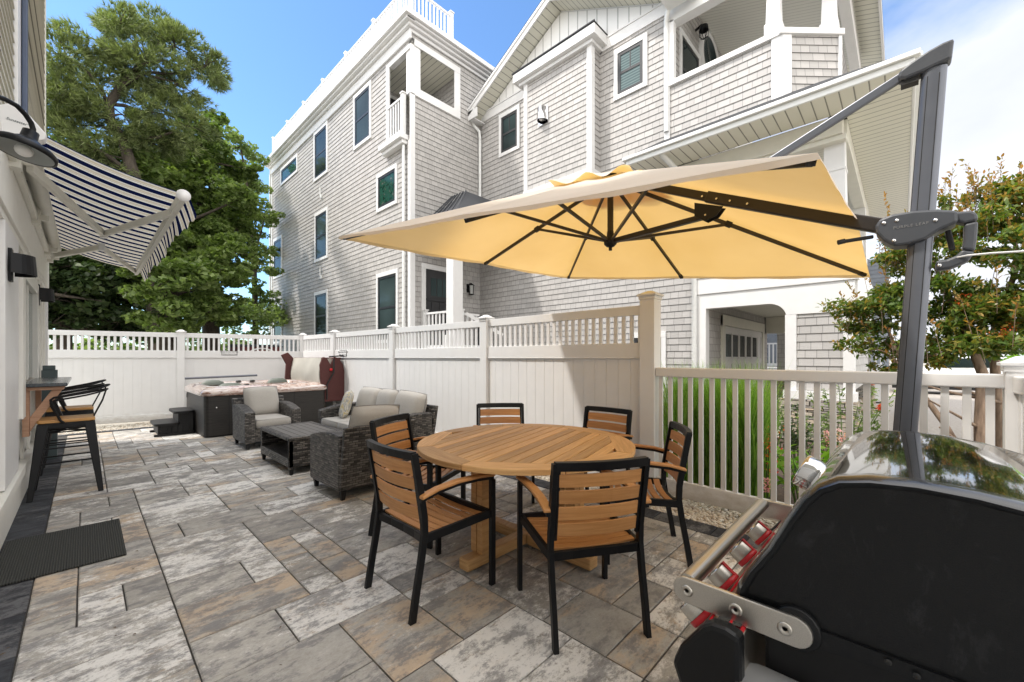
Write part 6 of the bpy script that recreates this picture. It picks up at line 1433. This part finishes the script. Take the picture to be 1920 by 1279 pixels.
def tree(name, base, trunk, tr, clumps, mode, n_per, size, mat, label, cat='tree', group=None, extra=None, barkmat=None):
    r_ = empty(name, base, 0, label, cat, group)
    m = MB(); m.tube(trunk, tr, 10)
    if extra:
        for pts, rs in extra: m.tube(pts, rs, 8)
    allP = []; allC = []
    for c in clumps:
        P, sub = clump_points(c, int(n_per * c[3] ** 2)); allP.append(P); allC.append(np.tile(np.array(c[:3]), (len(P), 1)))
        limb_to(m, trunk, tr, c[:3])
        for s_ in sub[:: 2]: 
            a = Vector(c[:3]); b_ = Vector(s_); m.tube([a, a.lerp(b_, .5) + Vector((0, 0, .04)), b_], [.018, .012, .005], 5)
    m.build('trunk', barkmat or barkm, r_)
    P = np.concatenate(allP); C = np.concatenate(allC)
    V = needle_mesh(P, C, size) if mode == 'needle' else leaves_mesh(P, size)
    np_mesh('crown', V, 3 if mode == 'needle' else 4, mat, r_, offset=base)
    return r_
tree('pine_tree', (1.45, 15, 0), [(1.45, 15, 0), (1.44, 15, 1.8), (1.33, 15, 3.87), (1.02, 15, 5.27), (.9, 15, 6.25), (.71, 15, 7.1), (.45, 15, 7.57), (.43, 15, 7.98), (.64, 15, 8.5), (.84, 15, 8.95), (1.16, 15, 9.55), (1.44, 15, 10.15)], [.28, .26, .22, .18, .15, .12, .11, .10, .09, .07, .05, .03],
     PINE, 'needle', 800, .20, pineleaf, 'tall irregular pine with crooked limb rising above the awning')
tree('maple_tree', (1.9, 17, 0), [(1.9, 17, 0), (1.9, 17, 1.86), (1.83, 17, 3.23), (1.74, 17, 4.24), (1.64, 17, 5.4), (2.03, 17, 6.7), (2.44, 17, 7.88), (3.1, 17, 9.2)], [.34, .32, .28, .24, .2, .15, .1, .05],
     MAPLE, 'leaf', 2300, .078, mapleleaf, 'broad green maple with dark trunk behind the back fence and hot tub',
     extra=[([(3.08, 17.5, 0), (3.03, 17.5, 3.4), (3.08, 17.5, 4.9), (3.11, 17.5, 6.4), (3.03, 17.5, 7.7)], [.3, .24, .2, .14, .06]), ([(1.85, 17, 2.7), (1.3, 16.3, 2.9), (.84, 16, 3.03), (.41, 16, 3.43)], [.16, .12, .09, .05])])
tree('slender_tree', (4.9, 19.3, 0), [(4.9, 19.3, 0), (4.85, 19.3, 3), (4.8, 19.3, 5.5), (4.65, 19.3, 7.5), (4.5, 19.4, 9), (4.3, 19.3, 10)], [.14, .11, .09, .07, .045, .02],
     [(a, b, c, d * 1.3) for a, b, c, d in PALE], 'leaf', 1500, .068, paleleaf, 'thin pale leaved tree with sky gaps beside the corner of the grey house')
tree('evergreen_tree', (-.4, 16.2, 0), [(-.4, 16.2, 0), (-.4, 16.2, 2), (-.3, 16.2, 3.5), (-.2, 16.3, 5)], [.2, .17, .12, .05],
     DARK, 'leaf', 1300, .09, darkleaf, 'dark low branching evergreen behind back fence at far left', extra=[([(-2, 16, 3.9), (-.67, 15.4, 3.7), (-.29, 15.4, 3.34), (.1, 15.4, 3.1)], [.05, .05, .045, .02]), ([(-2, 15.6, 3.0), (-.6, 15.0, 2.9), (.3, 15.0, 2.8)], [.05, .045, .02])])
hb = empty('hedge', (1, 20, 0), 0, 'mass of dark green shrubbery low behind the back fence trees', 'hedge')
P = np.concatenate([clump_points((x, 20 + .3 * math.sin(x * 3), 1.2 + .5 * math.sin(x * 2.1), 1.15), 700)[0] for x in np.arange(-3.5, 5.2, .8)]); np_mesh('foliage', leaves_mesh(P, .11), 4, mapleleaf, hb, offset=(1, 20, 0))
m = MB(); [m.tube([(x, 20, 0), (x + .1, 20, 1.4)], [.06, .02], 6) for x in np.arange(-3, 5, 1.2)]; m.build('stems', barkm, hb)
# crape myrtle by the low fence
MY = [(6.15, 0.22, 2.01, 0.3), (6.24, 0.41, 1.79, 0.22), (6.04, 0.05, 1.75, 0.3), (6.19, 0.18, 1.53, 0.26), (6.12, -0.04, 2.21, 0.3), (6.12, 0.11, 2.47, 0.15), (6.12, -0.04, 2.6, 0.2), (6.0, -0.19, 1.73, 0.3), (5.85, -0.33, 1.51, 0.26), (6.08, -0.42, 1.94, 0.33), (5.92, -0.55, 1.71, 0.33), (6.33, -0.4, 2.42, 0.33), (6.11, -0.6, 2.13, 0.35), (5.97, -0.75, 1.9, 0.35), (6.19, -0.54, 2.64, 0.28), (6.22, -0.71, 2.5, 0.3), (6.34, -0.84, 2.76, 0.25), (6.25, -0.32, 2.78, 0.18), (6.03, -0.8, 2.29, 0.33), (5.82, -0.73, 1.59, 0.3), (6.13, -0.91, 2.0, 0.4), (6.32, -0.67, 2.84, 0.2), (5.96, -0.15, 1.41, 0.2), (6.08, 0.01, 1.44, 0.2), (6.22, 0.29, 1.63, 0.2), (6.12, 0.11, 1.29, 0.15), (6.2, 0.46, 1.85, 0.12), (6.34, -0.99, 2.57, 0.35), (5.88, -0.51, 1.45, 0.22), (6.3, -1.2, 2.2, .4), (6.2, -1.1, 1.7, .35), (6.45, -.75, 3.0, .16), (6.4, -1.0, 2.95, .22), (6.2, -.3, 2.95, .1), (6.3, -.55, 3.0, .12), (6.05, -.05, 2.35, .2)]
mr = empty('crape_myrtle', (6.0, -.5, 0), 0, 'leafy crape myrtle with bronze shoot tips behind the parasol mast', 'tree')
m = MB(); T1 = [(5.93, -.56, 0), (5.91, -.54, .69), (5.93, -.555, 1.2), (5.95, -.45, 1.6), (6.1, -.3, 2.1), (6.15, -.2, 2.5)]; T2 = [(6.33, -.72, 0), (6.35, -.71, .65), (6.33, -.68, 1.08), (6.25, -.66, 1.6), (6.25, -.8, 2.2), (6.3, -.8, 2.6)]; T3 = [(6.1, -.6, 0), (6.0, -.3, .7), (5.98, .0, 1.25), (6.1, .15, 1.8)]
m.tube(T1, [.055, .045, .04, .03, .02, .01], 8); m.tube(T2, [.055, .047, .04, .03, .02, .01], 8); m.tube(T3, [.035, .028, .02, .01], 7)
for pts in ([(6.0, -.55, .95), (5.8, -.3, 1.02), (5.6, -.05, 1.12)], [(6.0, -.6, .62), (5.75, -.4, .78), (5.5, -.15, .97)], [(6.0, -.55, .3), (5.7, -.42, .52), (5.5, -.25, .70)], [(6.2, -.7, .9), (6.0, -.4, 1.05), (5.9, -.1, 1.2)]): m.tube(pts, [.016, .012, .006], 6)
for c in MY: limb_to(m, T1[3:] + T2[3:] + T3[2:], [.03] * 8, c[:3], .012, .05)
allV = []; tips = []
for c in MY:
    P, sub = clump_points((c[0], c[1], c[2], c[3] * 1.2), int(10500 * c[3] ** 2), .3); allV.append(P)
P = np.concatenate(allV)
def leaf6(P, size, d=None, var=.35):
    n = len(P); t = nrg.normal(size=(n, 3)) if d is None else d + nrg.normal(size=(n, 3)) * .5; t[:, 2] += .15; t /= np.linalg.norm(t, axis=1, keepdims=True)
    nr = nrg.normal(size=(n, 3)); nr[:, 2] = np.abs(nr[:, 2]) + .8; b = np.cross(nr, t); b /= np.linalg.norm(b, axis=1, keepdims=True); nr = np.cross(t, b)
    s_ = size * nrg.uniform(1 - var, 1 + var, (n, 1)); V = np.empty((n, 6, 3))
    V[:, 0] = P; V[:, 1] = P + t * s_ * .7 + b * s_ * .42 + nr * s_ * .12; V[:, 2] = P + t * s_ * 1.4 + b * s_ * .30 + nr * s_ * .08; V[:, 3] = P + t * s_ * 2 - nr * s_ * .1; V[:, 4] = P + t * s_ * 1.4 - b * s_ * .30 + nr * s_ * .08; V[:, 5] = P + t * s_ * .7 - b * s_ * .42 + nr * s_ * .12
    return V.reshape(-1, 3)
np_mesh('crown', leaf6(P, .029), 6, myrleaf, mr, offset=(6.0, -.5, 0))
# upright bronze shoots on the outline
SP = []; 
for (x, y, z, l, dx, dy) in [(6.15, -.5, 2.75, .42, 0, .0), (6.02, .05, 2.6, .45, -.0, .08), (6.1, .02, 2.35, .38, -.02, .14), (6.08, -.42, 2.8, .25, 0, .03), (6.3, -.75, 2.85, .22, 0, 0), (6.33, -.9, 2.85, .3, 0, 0), (6.34, -1.05, 2.75, .35, .0, 0), (6.2, .3, 1.9, .3, 0, .16), (6.15, .25, 2.15, .2, 0, .12), (6.25, .4, 1.6, .25, 0, .2), (6.05, -.2, 2.5, .3, 0, 0), (6.25, -.62, 2.9, .15, 0, 0)] + [(c[0] + rnd.uniform(-.6, .6) * c[3], c[1] + rnd.uniform(-.7, .7) * c[3], c[2] + c[3] * .7, rnd.uniform(.12, .3), rnd.uniform(-.05, .05), rnd.uniform(-.08, .08)) for c in MY if c[2] > 2.2 for _ in range(3)] + [(c[0] - .2, c[1] + rnd.uniform(-.5, .5) * c[3], c[2] + .1, rnd.uniform(.1, .2), -.03, rnd.uniform(-.1, .15)) for c in MY if c[2] < 2.3]:
    m.tube([(x, y, z - .25), (x + dx * .5, y + dy * .5, z + l * .5), (x + dx, y + dy, z + l)], [.0028, .002, .0012], 5)
    for k in range(int(l * 90)):
        t = k / (l * 75); SP.append((x + dx * t + rnd.uniform(-.012, .012), y + dy * t + rnd.uniform(-.012, .012), z + l * t))
np_mesh('shoot_tips', leaf6(np.array(SP), .021, np.tile([0, 0, .6], (len(SP), 1))), 6, myrtip, mr, offset=(6.0, -.5, 0))
FP = np.array([(6.0, .12, 1.98), (5.9, -.45, 1.93), (5.85, -.4, 1.85), (5.8, -.6, 1.55), (5.78, -.66, 1.58), (5.85, -.72, 1.62)]); P = np.concatenate([f + nrg.normal(size=(40, 3)) * .022 for f in FP]); [np_mesh('orange_flower', leaf6(f + nrg.normal(size=(40, 3)) * .022, .009), 6, redm, mr, offset=(6.0, -.5, 0)) for f in FP]
m.build('trunk', mybark, mr)
# bright shrub behind the myrtle
bs = empty('shrub', (9.5, -1.6, 0), 0, 'bright lime green shrub beyond the myrtle at the right edge', 'shrub')
P = np.concatenate([clump_points(c, 900)[0] for c in [(9.4, -1.5, 1.4, .5), (9.6, -2.0, 1.6, .6), (9.3, -2.3, 1.0, .6), (9.5, -1.8, .7, .6), (9.8, -2.6, 1.5, .6)]]); np_mesh('foliage', leaves_mesh(P, .05), 4, limeleaf, bs, offset=(9.5, -1.6, 0))
m = MB(); [m.tube([(9.5 + .1 * k, -1.9 - .1 * k, 0), (9.5, -1.9 - .15 * k, 1.2)], [.03, .01], 6) for k in range(4)]; m.build('stems', barkm, bs)
# ornamental grass
def grass(n, x0, x1, y0, y1, h0, h1, name, label, mat, w=.0042):
    V = []
    cl = [(rnd.uniform(x0, x1), rnd.uniform(y0, y1)) for _ in range(26)]
    for _ in range(n):
        cx, cy = rnd.choice(cl); bx_, by_ = cx + rnd.gauss(0, .035), cy + rnd.gauss(0, .035); h = rnd.uniform(h0, h1); a = rnd.uniform(0, 6.28); lean = rnd.uniform(.03, .34) * h; droop = rnd.uniform(0, .35)
        dx, dy = math.cos(a), math.sin(a); wx, wy = -dy, dx; pr = None
        for k in range(7):
            t = k / 6; off = lean * t * t; z = h * (t - droop * t ** 4 * .5); ww = w * (1 - t ** 2 * .9) 
            q = ((bx_ + dx * off - wx * ww, by_ + dy * off - wy * ww, z - .03), (bx_ + dx * off + wx * ww, by_ + dy * off + wy * ww, z - .03))
            if pr: V += [pr[0], pr[1], q[1], q[0]]
            pr = q
    o = np_mesh(name, np.array(V), 4, mat); return tag(o, label, 'grass', kind='stuff')
grass(6500, 4.25, 4.95, .98, 1.9, .75, 1.40, 'ornamental_grass', 'tall bright green ornamental grass behind the low picket fence', grassm)
# perennials
def leafy(name, c, n, r_, h, size, mat, label, flowers=None, fmat=None, fsz=.012):
    o = empty(name, (c[0], c[1], 0), 0, label, 'plant'); m = MB(); P = []; D = []
    for k in range(14):
        a = rnd.uniform(0, 6.28); q = rnd.uniform(.2, 1) * r_; tx, ty, tz = c[0] + q * math.cos(a), c[1] + q * math.sin(a), h * rnd.uniform(.6, 1); m.tube([(c[0] + q * .2 * math.cos(a), c[1] + q * .2 * math.sin(a), -.03), ((c[0] + tx) / 2, (c[1] + ty) / 2, tz * .6), (tx, ty, tz)], [.007, .005, .003], 5)
        for j in range(n // 14): t = rnd.uniform(.35, 1); P.append((c[0] + (tx - c[0]) * t + rnd.gauss(0, .02), c[1] + (ty - c[1]) * t + rnd.gauss(0, .02), tz * t)); b = rnd.uniform(0, 6.28); D.append((math.cos(b), math.sin(b), .1))
    m.build('stems', plain('green stem', (.08, .14, .03), .6) if 'green stem' not in MATS else MATS['green stem'], o)
    np_mesh('leaves', leaf6(np.array(P), size, np.array(D)), 6, mat, o, offset=(c[0], c[1], 0))
    if flowers:
        for (x, y, z, fr_) in flowers:
            q = nrg.normal(size=(170, 3)); q /= np.linalg.norm(q, axis=1, keepdims=True)
            np_mesh('flower_head', leaf6(np.array([x, y, z]) + q * fr_ * nrg.uniform(.8, 1, (170, 1)), fsz), 6, fmat, o, offset=(c[0], c[1], 0))
    return o
leafy('hydrangea', (4.35, .62), 150, .3, .62, .055, limeleaf, 'hydrangea with broad lime leaves and pink flower head behind the fence', [(4.33, .40, .67, .085), (4.15, .85, .22, .06)], pinkm)
leafy('hydrangea', (4.45, .25), 120, .25, .5, .055, limeleaf, 'second lime leaved hydrangea low beside the first, nearer the grill', [(4.2, .3, .3, .05)], pinkm)
leafy('fern_shrub', (5.6, .45), 1400, .42, 1.05, .022, mapleleaf, 'fine leaved green shrub with red blooms between stone pier and mast', [(5.5, .22, 1.10, .022), (5.45, .15, .85, .028)], redm)
leafy('fern_shrub', (5.9, .9), 900, .35, .8, .022, darkleaf, 'darker low shrub at the foot of the stone pier')
leafy('flower_clump', (4.6, .95), 200, .2, .75, .02, redm, 'thin clump of orange red flowers at the end of the ornamental grass')

V = []
for _ in range(150):
    x, y = rnd.choice([(rnd.uniform(-.3, 3.2), rnd.uniform(.6, 10)), (rnd.uniform(-.4, .4), rnd.uniform(1.5, 6)), (rnd.uniform(2.9, 3.5), rnd.uniform(.5, 9))]); a = rnd.uniform(0, 6.28); l = rnd.uniform(.004, .016); w = l * rnd.uniform(.25, .55); c, n_ = math.cos(a), math.sin(a); z = .004
    V += [(x - c * l, y - n_ * l, z), (x + n_ * w, y - c * w, z + .003), (x + c * l, y + n_ * l, z + .002), (x - n_ * w, y + c * w, z + .004)]
tag(np_mesh('fallen_leaves', V, 4, plain('dry leaf', (.10, .065, .035), .8, var=.4, nscale=3)), 'tiny dry leaves and bits of grit scattered over the paving', 'leaf litter', kind='stuff')
